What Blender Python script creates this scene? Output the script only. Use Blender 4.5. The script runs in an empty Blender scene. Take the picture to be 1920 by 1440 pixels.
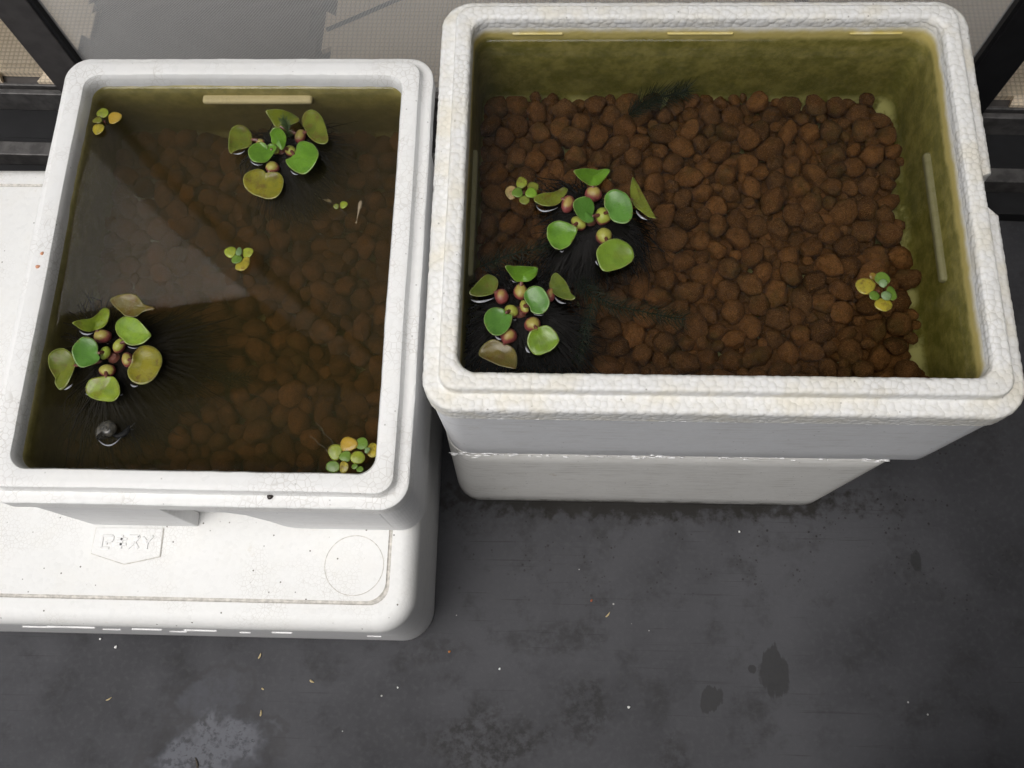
import bpy, bmesh, math, random
import numpy as np
from mathutils import Matrix, Vector, noise
R = math.radians
random.seed(7)
rng = np.random.default_rng(7)
scene = bpy.context.scene
C = scene.collection

# ------------------------------------------------------------------ camera
cam_d = bpy.data.cameras.new('camera')
cam = bpy.data.objects.new('camera', cam_d)
C.objects.link(cam)
cam_d.sensor_width = 36.0
cam_d.lens = 31.8406
cam_d.clip_start, cam_d.clip_end = 0.02, 200.0
cam.matrix_world = Matrix([[0.999263, -0.012695, 0.036227, 0.116132], [0.02323, 0.951293, -0.307411, -0.234613], [-0.03056, 0.308026, 0.950887, 1.267774], [0.0, 0.0, 0.0, 1.0]])
scene.camera = cam

# ------------------------------------------------------------------ sky, sun, exposure
SUN_EL, SUN_AZ = R(68), R(222)          # azimuth clockwise from +Y (towards the house)
world = bpy.data.worlds.new('World')
scene.world = world
world.use_nodes = True
wn = world.node_tree
bg = wn.nodes['Background']
sky = wn.nodes.new('ShaderNodeTexSky')
sky.sky_type = 'NISHITA'
sky.sun_disc = False
sky.sun_elevation, sky.sun_rotation = SUN_EL, SUN_AZ
sky.air_density, sky.dust_density, sky.ozone_density = 1.0, 4.0, 1.0
hs = wn.nodes.new('ShaderNodeHueSaturation')
hs.inputs['Saturation'].default_value = 0.28
wn.links.new(sky.outputs[0], hs.inputs['Color'])
wn.links.new(hs.outputs[0], bg.inputs[0])
bg.inputs[1].default_value = 0.14
sun_d = bpy.data.lights.new('sun', 'SUN')
sun = bpy.data.objects.new('sun', sun_d)
C.objects.link(sun)
sun_d.energy, sun_d.angle, sun_d.color = 0.75, R(50), (1.0, .97, .93)
sdir = Vector((math.sin(SUN_AZ) * math.cos(SUN_EL), math.cos(SUN_AZ) * math.cos(SUN_EL), math.sin(SUN_EL)))
sun.rotation_euler = sdir.to_track_quat('Z', 'Y').to_euler()
sun.location = (-1, -2, 4)
scene.view_settings.view_transform = 'Standard'
scene.view_settings.look = 'None'
scene.view_settings.gamma = 1.0
scene.view_settings.use_curve_mapping = False
scene.view_settings.exposure = 0.42
scene.render.engine = 'CYCLES'
scene.cycles.use_denoising = True
scene.cycles.max_bounces = 7
scene.cycles.diffuse_bounces = 4
scene.cycles.glossy_bounces = 3
scene.cycles.use_adaptive_sampling = True
scene.cycles.adaptive_threshold = .02
scene.cycles.transparent_max_bounces = 24
scene.cycles.caustics_reflective = False
scene.cycles.caustics_refractive = False

# ------------------------------------------------------------------ helpers
def tag(o, label=None, cat=None, group=None, kind=None):
    if label: o['label'] = label
    if cat: o['category'] = cat
    if group: o['group'] = group
    if kind: o['kind'] = kind
    return o

def empty(name, loc, label, cat, group=None):
    o = bpy.data.objects.new(name, None)
    o.empty_display_size = .02
    o.location = loc
    C.objects.link(o)
    return tag(o, label, cat, group)

def mesh(name, verts, faces, mat=None, parent=None, smooth=True, origin=None, mats=None, midx=None, sharp=38):
    """verts in world metres; the object's origin goes to its parent's or to `origin`"""
    o0 = origin
    if o0 is None:
        o0 = (0, 0, 0)
        p = parent
        while p is not None:
            o0 = tuple(a + b for a, b in zip(o0, p.location)); p = p.parent
    me = bpy.data.meshes.new(name)
    me.from_pydata([(v[0] - o0[0], v[1] - o0[1], v[2] - o0[2]) for v in verts], [], faces)
    for m in (mats or [mat]):
        if m: me.materials.append(m)
    if midx is not None:
        me.polygons.foreach_set('material_index', midx)
    if smooth:
        me.polygons.foreach_set('use_smooth', [True] * len(me.polygons))
    me.update()
    if smooth and sharp: me.set_sharp_from_angle(angle=R(sharp))
    o = bpy.data.objects.new(name, me)
    C.objects.link(o)
    if parent is not None: o.parent = parent
    elif origin is not None: o.location = origin
    return o

def rrect(x0, x1, y0, y1, r, nx, ny, nc):
    """rounded rectangle, counter-clockwise; same point count for equal nx, ny, nc"""
    pts = []
    def side(a, b, n):
        for i in range(n): t = i / n; pts.append((a[0] + (b[0] - a[0]) * t, a[1] + (b[1] - a[1]) * t))
    def arc(cx, cy, a0):
        for i in range(nc):
            a = a0 + (math.pi / 2) * i / nc; pts.append((cx + r * math.cos(a), cy + r * math.sin(a)))
    side((x0 + r, y0), (x1 - r, y0), nx); arc(x1 - r, y0 + r, -math.pi / 2)
    side((x1, y0 + r), (x1, y1 - r), ny); arc(x1 - r, y1 - r, 0)
    side((x1 - r, y1), (x0 + r, y1), nx); arc(x0 + r, y1 - r, math.pi / 2)
    side((x0, y1 - r), (x0, y0 + r), ny); arc(x0 + r, y0 + r, math.pi)
    return pts

def loft(rings, cap0=True, cap1=True):
    """rings: list of (points2d, z); returns verts, faces and the ring index of each face"""
    n = len(rings[0][0]); V = []; F = []; K = []
    for pts, z in rings:
        V += [(p[0], p[1], z) for p in pts]
    for k in range(len(rings) - 1):
        a, b = k * n, (k + 1) * n
        for i in range(n):
            j = (i + 1) % n
            F.append((a + i, a + j, b + j, b + i)); K.append(k)
    if cap0: F.append(tuple(range(n))[::-1]); K.append(0)
    if cap1: F.append(tuple(range((len(rings) - 1) * n, len(rings) * n))); K.append(len(rings) - 2)
    return V, F, K

def profile(box, prof, nx, ny, nc, r0, step=None, rmin=.018):
    """prof: (inset, z) stations swept round `box`; inset shrinks the corner radius with it"""
    st = []
    for (a, za), (b, zb) in zip(prof[:-1], prof[1:]):
        m = 1 if step is None else max(1, round(math.hypot(b - a, zb - za) / step))
        for i in range(m): st.append((a + (b - a) * i / m, za + (zb - za) * i / m))
    st.append(prof[-1])
    x0, x1, y0, y1 = box
    return [(rrect(x0 + d, x1 - d, y0 + d, y1 - d, max(rmin, r0 - d), nx, ny, nc), z) for d, z in st]

def boxv(x0, x1, y0, y1, z0, z1):
    v = [(x, y, z) for z in (z0, z1) for x, y in ((x0, y0), (x1, y0), (x1, y1), (x0, y1))]
    f = [(3, 2, 1, 0), (4, 5, 6, 7), (0, 1, 5, 4), (1, 2, 6, 5), (2, 3, 7, 6), (3, 0, 4, 7)]
    return v, f

def prism(poly, z0, z1):
    n = len(poly)
    v = [(p[0], p[1], z0) for p in poly] + [(p[0], p[1], z1) for p in poly]
    f = [tuple(range(n))[::-1], tuple(range(n, 2 * n))] + [(i, (i + 1) % n, n + (i + 1) % n, n + i) for i in range(n)]
    return v, f

def merge(parts):
    V = []; F = []
    for v, f in parts:
        b = len(V); V += list(v); F += [tuple(i + b for i in q) for q in f]
    return V, F

def ico(sub):
    bm = bmesh.new(); bmesh.ops.create_icosphere(bm, subdivisions=sub, radius=1.0)
    v = [tuple(x.co) for x in bm.verts]; f = [tuple(a.index for a in q.verts) for q in bm.faces]
    bm.free(); return v, f
ICV, ICF = ico(2)
FIV, FIF = ico(3)

def bevel(o, w, seg=2, angle=35):
    m = o.modifiers.new('bevel', 'BEVEL'); m.width = w; m.segments = seg; m.limit_method = 'ANGLE'; m.angle_limit = R(angle)
    return o

def tube(pts, rad, sides=6, closed_ends=True):
    """tapered tube through pts; rad scalar or list"""
    pts = [Vector(p) for p in pts]; n = len(pts)
    rr = rad if isinstance(rad, (list, tuple)) else [rad] * n
    V = []; F = []
    up0 = Vector((.31, .17, .93)).normalized()
    for i, p in enumerate(pts):
        t = (pts[min(i + 1, n - 1)] - pts[max(i - 1, 0)]).normalized()
        a = t.cross(up0)
        if a.length < 1e-4: a = t.cross(Vector((1, 0, 0)))
        a.normalize(); b = t.cross(a)
        for k in range(sides):
            w = 2 * math.pi * k / sides
            V.append(tuple(p + (a * math.cos(w) + b * math.sin(w)) * rr[i]))
    for i in range(n - 1):
        for k in range(sides):
            j = (k + 1) % sides
            F.append((i * sides + k, i * sides + j, (i + 1) * sides + j, (i + 1) * sides + k))
    if closed_ends:
        F.append(tuple(range(sides))[::-1]); F.append(tuple(range((n - 1) * sides, n * sides)))
    return V, F

# ---- material node helpers
class Mat:
    def __init__(s, name, disp=False):
        s.m = bpy.data.materials.new(name); s.m.use_nodes = True
        s.t = s.m.node_tree; s.t.nodes.clear()
        s.out = s.t.nodes.new('ShaderNodeOutputMaterial')
        if disp: s.m.displacement_method = 'BOTH'
    def put(s, sock, v):
        if isinstance(v, bpy.types.NodeSocket): s.t.links.new(v, sock)
        elif v is not None:
            if isinstance(v, (tuple, list)) and sock.type == 'RGBA' and len(v) == 3: v = (*v, 1)
            sock.default_value = v
    def n(s, kind, out=0, props=None, **inp):
        nd = s.t.nodes.new('ShaderNode' + kind)
        for k, v in (props or {}).items(): setattr(nd, k, v)
        for k, v in inp.items():
            k = k.replace('_', ' ')
            s.put(nd.inputs[int(k[1:])] if k[0] == 'i' and k[1:].isdigit() else nd.inputs[k], v)
        return nd.outputs[out]
    def math(s, op, a, b=None, c=None, clamp=False):
        return s.n('Math', props=dict(operation=op, use_clamp=clamp), i0=a, i1=b, i2=c)
    def mr(s, v, a, b, c=0.0, d=1.0, smooth=True):
        return s.n('MapRange', props=dict(interpolation_type='SMOOTHSTEP' if smooth else 'LINEAR'), i0=v, i1=a, i2=b, i3=c, i4=d)
    def mix(s, f, a, b, mode='MIX'):
        return s.n('MixRGB', props=dict(blend_type=mode), Fac=f, Color1=a, Color2=b)
    def once(s, key, fn):
        if not hasattr(s, 'cache'): s.cache = {}
        if key not in s.cache: s.cache[key] = fn()
        return s.cache[key]
    def pos(s): return s.once('pos', lambda: s.n('NewGeometry', 'Position'))
    def obj(s): return s.once('obj', lambda: s.n('TexCoord', 'Object'))
    def xyz(s, v):
        nd = s.t.nodes.new('ShaderNodeSeparateXYZ'); s.put(nd.inputs[0], v); return nd.outputs
    def noise(s, vec, scale, detail=4, rough=.55, dist=0.0, out=0):
        return s.once(('n', vec.as_pointer(), scale, detail, rough, dist), lambda: s.n('TexNoise', 0, Vector=vec, Scale=scale, Detail=detail, Roughness=rough, Distortion=dist)).node.outputs[out]
    def vor(s, vec, scale, feature='F1', out=0, rnd=1.0):
        return s.once(('v', vec.as_pointer(), scale, feature), lambda: s.n('TexVoronoi', 0, props=dict(feature=feature), Vector=vec, Scale=scale, Randomness=rnd)).node.outputs[out]
    def scl(s, vec, v):
        return s.n('VectorMath', props=dict(operation='MULTIPLY'), i0=vec, i1=v)
    def bump(s, h, strength=.5, dist=.001, normal=None):
        return s.n('Bump', Strength=strength, Distance=dist, Height=h, Normal=normal)
    def pbr(s, col, rough=.5, spec=.5, normal=None, **kw):
        o = s.n('BsdfPrincipled', Base_Color=col, Roughness=rough, Specular_IOR_Level=spec, Normal=normal, **kw)
        s.t.links.new(o, s.out.inputs[0]); return s.m

def two_sided(m, n):
    """the Fresnel node inverts the index on back faces; undo that so the sheet reflects alike from both sides"""
    return m.math('MULTIPLY_ADD', m.n('NewGeometry', 'Backfacing'), 1 / n - n, n)

def plain(name, col, rough=.5, spec=.5, var=.15, scale=30, bump=0.0, metallic=0.0):
    m = Mat(name); p = m.obj()
    nz = m.noise(p, scale)
    c = m.mix(m.mr(nz, .3, .7), tuple(a * (1 - var) for a in col), tuple(min(1, a * (1 + var)) for a in col))
    nm = m.bump(m.noise(p, scale * 8, 3), bump, .001) if bump else None
    return m.pbr(c, rough, spec, nm, Metallic=metallic)

def foam(name, base=(.80, .80, .785), scale=165, bump=.5, joint=.5, patch=(.42, .62), yellow=.0, disp=0.0, rough=.55,
         streak=0.0, dirt=.35, algae=None, speck=.5, hatch=0.0, beaddist=.0012, foot=0.0, rnd=1.0, base_joint=0.0, ycol=(.74, .66, .46)):
    """expanded polystyrene: beads in relief, dirt in some of the joints, yellowing; algae = (water level, strength)"""
    m = Mat(name, disp > 0); p = m.pos()
    wob = p
    f1 = m.vor(wob, scale, rnd=rnd); ed = m.vor(wob, scale, 'DISTANCE_TO_EDGE', rnd=rnd)
    line = m.mr(ed, .015, .085, 1, 0)
    pt = m.mr(m.noise(p, 14, 3, .65), patch[0], patch[1])
    col = base
    big = m.noise(p, 5, 2, .6)
    col = m.mix(m.math('MULTIPLY', m.mr(big, .3, .75), .35), col, tuple(a * .9 for a in base))
    if yellow:
        yn = m.mr(m.noise(p, 24, 3, .6), .42, .72)
        col = m.mix(m.math('MULTIPLY', yn, yellow), col, ycol)
    cell = m.vor(wob, scale, out=1, rnd=rnd)
    col = m.mix(.07, col, m.n('Gamma', Color=m.mix(1.0, cell, (.5, .5, .5), 'SATURATION'), Gamma=.5))
    col = m.mix(m.math('MULTIPLY', m.math('MULTIPLY', line, pt), joint), col, (.30, .26, .20))
    if base_joint: col = m.mix(m.math('MULTIPLY', m.mr(f1, .25, .62), base_joint * 2), col, (.55, .53, .46))  # bead shading put into the colour: lighter centres, darker joints
    if speck:
        sp = m.vor(p, 95); rn = m.xyz(m.vor(p, 95, out=1))[0]
        sm = m.math('MULTIPLY', m.mr(sp, .06, .12, 1, 0), m.mr(rn, .62, .72))
        col = m.mix(m.math('MULTIPLY', sm, speck), col, (.10, .085, .065))
    if streak:
        st = m.noise(m.scl(p, (6, 6, 120)), 3, 5, .6)
        col = m.mix(m.math('MULTIPLY', m.math('MULTIPLY', m.mr(st, .44, .70), m.mr(m.noise(p, 14, 3, .65), .38, .62)), streak), col, (.50, .48, .44))
        sc = m.noise(m.scl(p, (9, 9, 260)), 4, 3, .5)
        col = m.mix(m.math('MULTIPLY', m.mr(sc, .60, .66), .7), col, (.88, .88, .87))
    if dirt:
        dn = m.mr(m.noise(p, 33, 4, .7), .62, .78)
        col = m.mix(m.math('MULTIPLY', dn, dirt), col, (.42, .34, .20))
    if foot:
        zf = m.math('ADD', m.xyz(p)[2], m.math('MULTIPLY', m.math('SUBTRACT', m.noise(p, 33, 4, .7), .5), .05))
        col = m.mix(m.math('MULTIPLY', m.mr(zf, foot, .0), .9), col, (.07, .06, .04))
    if algae:
        zw, k = algae
        z = m.xyz(p)[2]
        zz = m.math('ADD', z, m.math('MULTIPLY', m.math('SUBTRACT', m.noise(p, 30, 4, .65), .5), .016))
        stain = m.mr(zz, zw + .023, zw + .009)
        col = m.mix(m.math('MULTIPLY', stain, .9 * k), col, (.56, .45, .10))
        green = m.mr(zz, zw + .007, zw - .003)
        film = m.mix(m.mr(m.noise(p, 55, 6, .7), .35, .7), (.17, .16, .03), (.36, .31, .09))
        film = m.mix(m.math('MULTIPLY', m.mr(z, zw - .092, zw - .102), m.mr(m.noise(p, 30, 4, .65), .40, .56)), film, (.70, .66, .34))
        col = m.mix(m.math('MULTIPLY', green, min(1, .96 * k)), col, film)
    h = m.math('SUBTRACT', 1.0, f1)
    if disp:
        nm = m.bump(m.noise(p, 700, 3), .10, .0006)
        hh = m.math('MULTIPLY', m.math('SUBTRACT', .6, m.math('MULTIPLY', m.math('MULTIPLY', f1, f1), 1.9)), disp)
        dsp = m.n('Displacement', Height=hh, Midlevel=0.0, Scale=1.0)
        m.t.links.new(dsp, m.out.inputs['Displacement'])
    else:
        fine = m.math('ADD', m.math('MULTIPLY', h, .7), m.math('MULTIPLY', m.noise(p, 420, 3), .25))
        nm = m.bump(fine, bump, beaddist)
    return m.pbr(col, rough, .35, nm)

# ------------------------------------------------------------------ setting: floor
def floor_material():
    m = Mat('balcony_vinyl'); p = m.pos()
    n1 = m.noise(p, 3.2, 3, .6); n2 = m.noise(p, 14, 5, .68); n3 = m.noise(p, 130, 2, .6)
    col = m.mix(m.mr(n1, .3, .7), (.039, .0392, .0430), (.069, .0694, .0755))
    col = m.mix(m.math('MULTIPLY', m.mr(n2, .50, .72), .6), col, (.029, .0285, .0285))
    col = m.mix(m.math('MULTIPLY', m.mr(n3, .45, .75), .25), col, (.085, .085, .088))
    st = m.noise(m.scl(p, (3, 150, 1)), 1.6, 3, .65)
    col = m.mix(m.math('MULTIPLY', m.math('MULTIPLY', m.mr(st, .60, .70), m.mr(n1, .45, .6)), .55), col, (.024, .0235, .0235))
    def blob(cx, cy, rx, ry, rot, nscale, namp, soft=.18):
        v = m.n('Mapping', props=dict(vector_type='TEXTURE'), Vector=p, Location=(cx, cy, 0), Rotation=(0, 0, rot), Scale=(rx, ry, 1))
        x, y, _ = m.xyz(v)
        d = m.math('SQRT', m.math('ADD', m.math('MULTIPLY', x, x), m.math('MULTIPLY', y, y)))
        d = m.math('ADD', d, m.math('MULTIPLY', m.math('SUBTRACT', m.noise(p, 11 if nscale < 14 else 24 if nscale < 40 else 60, 3, .6), .5), namp))
        return d
    # speckled mould and grime in front of the right stack
    d = blob(.30, -.02, .42, .13, .05, 9, 1.1)
    zone = m.mr(d, 1.15, .55)
    sp = m.vor(p, 150); rn = m.xyz(m.vor(p, 150, out=1))[1]
    dots = m.math('MULTIPLY', m.mr(m.math('ADD', m.math('ADD', sp, m.math('MULTIPLY', m.noise(p, 300, 2), .4)), m.math('MULTIPLY', rn, -.30)), .10, .22, 1, 0), m.mr(n2, .42, .56))
    col = m.mix(m.math('MULTIPLY', m.math('MULTIPLY', dots, zone), .7), col, (.020, .018, .016))
    d = blob(.62, .02, .22, .22, 0, 9, 1.0)
    col = m.mix(m.math('MULTIPLY', m.math('MULTIPLY', dots, m.mr(d, 1.1, .5)), .75), col, (.020, .019, .018))
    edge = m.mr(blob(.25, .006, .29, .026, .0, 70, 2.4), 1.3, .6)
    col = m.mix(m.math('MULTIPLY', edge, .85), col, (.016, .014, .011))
    # sooty smudges
    for cx, cy, rx, ry, k in (0.0411, -0.3223, .085, .05, .75), (0.1661, -0.2735, .05, .05, .6), (0.2933, -0.3288, .03, .035, .5), (-0.0383, -0.2074, .06, .02, .4), (0.148, -0.179, .06, .03, .35):
        sm = m.mr(blob(cx, cy, rx, ry, .2, 26, 2.2), 1.15, .35)
        fine = m.mr(m.noise(p, 75, 3, .7), .38, .62)
        col = m.mix(m.math('MULTIPLY', m.math('MULTIPLY', sm, fine), k), col, (.020, .019, .018))
    # chalky dried puddle with a dark tide line
    d = m.math('MINIMUM', blob(-0.3154, -0.3444, .080, .062, .15, 16, 1.6), blob(-0.3211, -0.2718, .050, .036, .3, 16, 1.6))
    tide = m.math('MULTIPLY', m.mr(d, .92, 1.02), m.mr(d, 1.22, 1.08))
    col = m.mix(m.math('MULTIPLY', tide, .5), col, (.045, .044, .046))
    col = m.mix(m.math('MULTIPLY', m.math('MULTIPLY', m.mr(d, 1.0, .7), m.mr(n2, .35, .6)), .5), col, (.088, .091, .104))
    core = m.math('MULTIPLY', m.mr(blob(-0.3167, -0.3347, .062, .048, .1, 24, 3.0), 1.05, .55), m.mr(m.noise(p, 75, 3, .7), .36, .52))
    col = m.mix(m.math('MULTIPLY', core, .6), col, (.155, .16, .18))
    crack = m.math('MULTIPLY', core, m.mr(m.noise(m.scl(p, (1, 2.2, 1)), 60, 5, .75), .60, .66))
    col = m.mix(crack, col, (.04, .04, .042))
    # two wet prints
    wet = None
    brush = m.math('MULTIPLY', m.math('SUBTRACT', m.noise(m.scl(p, (160, 14, 1)), 1, 2, .6), .5), .8)
    for cx, cy, rx, ry, rot in (0.4247, -0.2193, .0185, .034, .05), (0.3389, -0.2574, .014, .019, -.6), (0.6261, -0.0723, .008, .015, 0.), (0.3953, -0.218, .006, .006, 0.):
        w = m.mr(m.math('ADD', blob(cx, cy, rx, ry, rot, 50, .7), brush), 1.03, .86)
        wet = w if wet is None else m.math('MAXIMUM', wet, w)
    col = m.mix(m.math('MULTIPLY', wet, .72), col, (.024, .024, .024))
    # white grit
    sp = m.vor(p, 42); rn = m.xyz(m.vor(p, 42, out=1))[0]
    grit = m.math('MULTIPLY', m.mr(sp, .045, .06, 1, 0), m.mr(rn, .93, .94))
    col = m.mix(m.math('MULTIPLY', grit, .7), col, (.5, .5, .47))
    rough = m.math('ADD', m.mr(n2, .3, .7, .60, .75), m.math('MULTIPLY', wet, -.18))
    nm = m.bump(m.math('ADD', n3, m.math('MULTIPLY', core, n2)), .25, .0012)
    return m.pbr(col, rough, .22, nm)

fm = floor_material()
NXF, NYF = 60, 34
V = [(-3.2 + 4.9 * i / NXF, -1.3 + 1.82 * j / NYF, 0.0) for j in range(NYF + 1) for i in range(NXF + 1)]
F = [(j * (NXF + 1) + i, j * (NXF + 1) + i + 1, (j + 1) * (NXF + 1) + i + 1, (j + 1) * (NXF + 1) + i) for j in range(NYF) for i in range(NXF)]
tag(mesh('balcony_floor', V, F, fm), kind='structure')
wallm = plain('rendered_wall', (.46, .45, .43), .85, .2, .08, 6, .3)
darkwall = plain('painted_parapet', (.42, .42, .42), .8, .2, .1, 6, .3)
eavem = plain('eave_board', (.16, .155, .15), .8, .2, .1, 5, .2)
tag(mesh('balcony_parapet', *boxv(-3.2, 1.7, -1.27, -1.15, -.3, 1.10), darkwall, smooth=False), kind='structure')
tag(mesh('shade_wall', *boxv(.87, .95, -1.15, .46, 0, 2.55), plain('shade_wall_dark', (.07, .07, .072), .8, .2, .1, 6, .2), smooth=False), kind='structure')  # unseen dark wall, added to cut the light on the right floor
tag(mesh('shade_block', *boxv(.46, .869, -1.149, -.44, 0, 2.55), plain('shade_block_dark', (.06, .06, .062), .8, .2, .1, 6, .2), smooth=False), kind='structure')  # unseen block, added to keep front-right sky light off the floor
tag(mesh('ground', *boxv(-60, 60, -60, 60, -6.3, -6.0), plain('far_ground', (.12, .125, .11), .9, .2, .3, .2), smooth=False), kind='structure')

# house front, eave and room behind the screen
YAW = -.027                                 # the house stands a little askew to the boxes
def hrot(v):                                 # house frame -> world
    c, s = math.cos(YAW), math.sin(YAW)
    return (v[0] * c - (v[1] - .61) * s, v[0] * s + (v[1] - .61) * c + .61, v[2])
def hmesh(name, vf, mat, parent=None, smooth=False, **k):
    return mesh(name, [hrot(v) for v in vf[0]], vf[1], mat, parent, smooth, **k)
house = [boxv(-3.2, -1.75, .60, .74, -.3, 2.6), boxv(1.78, 2.6, .60, .74, -.3, 2.6), boxv(-1.75, 1.78, .60, .74, 2.05, 2.6)]
tag(hmesh('house_wall', merge(house), wallm), kind='structure')
tag(hmesh('eave', boxv(-3.2, 2.6, .24, .75, 2.60, 2.68), eavem), kind='structure')
room = [boxv(-1.9, -1.8, .74, 3.4, 0, 2.5), boxv(1.83, 1.93, .74, 3.4, 0, 2.5), boxv(-1.9, 1.93, 3.4, 3.5, 0, 2.5), boxv(-1.9, 1.93, .741, 3.5, 2.5, 2.58)]
tag(hmesh('room_wall', merge(room), plain('room_paper', (.72, .70, .66), .9, .1, .05)), kind='structure')
roomf = plain('room_floor_board', (.035, .028, .024), .5, .4, .3, 8)
tag(hmesh('room_floor', boxv(-1.9, 1.93, .655, 3.5, 0, .05), roomf), kind='structure')

# door track: aluminium channels along the threshold
track = empty('door_track', hrot((.05, .56, 0)), 'dark aluminium door track with grooved rails running behind the foam boxes', 'door track')
alu = plain('bronze_aluminium', (.095, .088, .086), .38, .5, .15, 40, .08, .3)
alud = plain('black_gasket_and_shade', (.010, .010, .011), .55, .4, .2, 40)
alug = plain('worn_aluminium', (.105, .100, .097), .42, .5, .35, 55, .15, .3)
for nm, y0, y1, z0, z1, mt in (('kerb', .470, .508, 0, .022, alud), ('rail', .508, .532, 0, .050, alug), ('channel', .532, .552, 0, .030, alud),
                               ('gutter', .552, .612, 0, .018, alud), ('rail', .612, .622, 0, .060, alug), ('channel', .622, .628, 0, .050, alud),
                               ('rail', .628, .634, 0, .060, alug), ('threshold', .634, .655, 0, .054, alu)):
    bevel(hmesh(nm, boxv(-1.75, 1.78, y0, y1, z0, z1), mt, track), .0015, 2)

# screen door
YS = .617
door = empty('screen_door', hrot((.06, YS, .06)), 'sliding insect screen door with dark bronze frame behind the foam boxes', 'screen door')
bevel(hmesh('stile', boxv(-.651, -.592, YS - .012, YS + .010, .062, 2.02), alu, door), .002, 3)
bevel(hmesh('stile', boxv(.712, .768, YS - .012, YS + .010, .062, 2.02), alud, door), .002, 3)  # black material carries the shade on this stile as colour
bevel(hmesh('top_rail', boxv(-.592, .712, YS - .011, YS + .009, 1.97, 2.02), alu, door), .002, 3)
bevel(hmesh('bottom_rail', boxv(-.592, .712, YS - .011, YS + .009, .062, .085), alu, door), .002, 3)
for x0, x1 in ((-.592, -.586), (.706, .712)):
    hmesh('spline_bead', boxv(x0, x1, YS - .010, YS + .004, .085, 1.97), alud, door)
mm = Mat('screen_net'); pp = mm.xyz(mm.obj())
tx = mm.math('ABSOLUTE', mm.math('SINE', mm.math('MULTIPLY', pp[0], math.pi / .0021)))
tz = mm.math('ABSOLUTE', mm.math('SINE', mm.math('MULTIPLY', pp[2], math.pi / .0021)))
thr = mm.math('MAXIMUM', mm.mr(tx, .80, .90), mm.mr(tz, .80, .90))
pb = mm.n('BsdfPrincipled', Base_Color=(.68, .675, .66), Roughness=.6, Specular_IOR_Level=.3)
tr = mm.n('BsdfTransparent')
ms = mm.n('MixShader', i0=thr, i1=tr, i2=pb)
mm.t.links.new(ms, mm.out.inputs[0])
hmesh('net', ([(-.586, YS, .085), (.706, YS, .085), (.706, YS, 1.97), (-.586, YS, 1.97)], [(0, 1, 2, 3)]), mm.m, door)

# fixed glass on both sides of the screen
gm = Mat('window_glass')
fr = gm.n('Fresnel', IOR=two_sided(gm, 1.55))
gl = gm.n('BsdfGlossy', Color=(1, 1, 1, 1), Roughness=.0)
tg = gm.n('BsdfTransparent', Color=(.95, .95, .945, 1))
gm.t.links.new(gm.n('MixShader', i0=fr, i1=tg, i2=gl), gm.out.inputs[0])
for x0, x1, side in ((-1.74, -.66, 'left'), (.775, 1.77, 'right')):
    w = empty('glass_door', hrot(((x0 + x1) / 2, .645, .06)), 'clear glass door pane beside the %s screen stile' % side, 'glass door')
    hmesh('pane', boxv(x0 + .02, x1 - .02, .6465, .6515, .062, 2.0), gm.m, w)
    xf = x0 if side == 'left' else x1 - .02
    bevel(hmesh('stile', boxv(xf, xf + .02, .640, .654, .062, 2.04), alu, w), .0015)
    bevel(hmesh('top_rail', boxv(x0, x1, .640, .654, 2.0, 2.04), alu, w), .0015)
    bevel(hmesh('mid_rail', boxv(x0 + .02, x1 - .02, .638, .6462, .93, .97), alud, w), .0015)

# interlocking play mats on the room floor
def tile_outline(x0, y0, w, n=6, tab=.016, sides=(1, 1, 1, 1)):
    pts = []
    def edge(ax, ay, dx, dy, nx, ny, s):
        p = w / n
        for i in range(n):
            a = i * p
            if i % 2 == 1 and 0 < i < n:
                for t, h in ((.10, 0), (-.02, 1), (1.02, 1), (.90, 0)):
                    q = a + p * t; pts.append((ax + dx * q + nx * tab * h * s, ay + dy * q + ny * tab * h * s))
            else:
                pts.append((ax + dx * (a + p * .1), ay + dy * (a + p * .1))); pts.append((ax + dx * (a + p * .9), ay + dy * (a + p * .9)))
    edge(x0, y0, 1, 0, 0, -1, sides[0]); edge(x0 + w, y0, 0, 1, 1, 0, sides[1])
    edge(x0 + w, y0 + w, -1, 0, 0, 1, sides[2]); edge(x0, y0 + w, 0, -1, -1, 0, sides[3])
    return pts
def mat_material(name, col):
    m = Mat(name); p = m.obj(); x, y, z = m.xyz(p)
    k = math.pi / .0075
    wv = m.math('MULTIPLY', m.math('ABSOLUTE', m.math('SINE', m.math('MULTIPLY', x, k))), m.math('ABSOLUTE', m.math('SINE', m.math('MULTIPLY', y, k))))
    c = m.mix(m.mr(wv, .1, .6), tuple(a * .72 for a in col), col)
    return m.pbr(c, .75, .3, m.bump(wv, .6, .0012))
beige = mat_material('beige_foam_mat', (.84, .70, .52)); brown = mat_material('dark_brown_foam_mat', (.10, .082, .07))
TW = .375
for i, (x0, y0, mt, lab) in enumerate((
        (-1.008, .648, beige, 'beige puzzle play mat tile behind the left screen stile'),
        (-.630, .660, brown, 'dark brown puzzle play mat tile seen through the screen behind the left tank'),
        (-.250, .648, beige, 'beige puzzle play mat tile seen through the screen between the two tanks'),
        (.130, .660, beige, 'beige puzzle play mat tile hidden in part behind the right tank'),
        (.510, .648, beige, 'beige puzzle play mat tile at the right screen stile'))):
    o = tile_outline(x0, y0, TW - .004, sides=(1, -1, 1, 1) if i % 2 else (1, 1, 1, -1))
    c = hrot((x0 + TW / 2, y0 + TW / 2, .0545))
    tag(hmesh('play_mat_tile', prism(o, .0555, .066), mt, origin=c), lab, 'play mat', 'puzzle mat tiles on the room floor')
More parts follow.
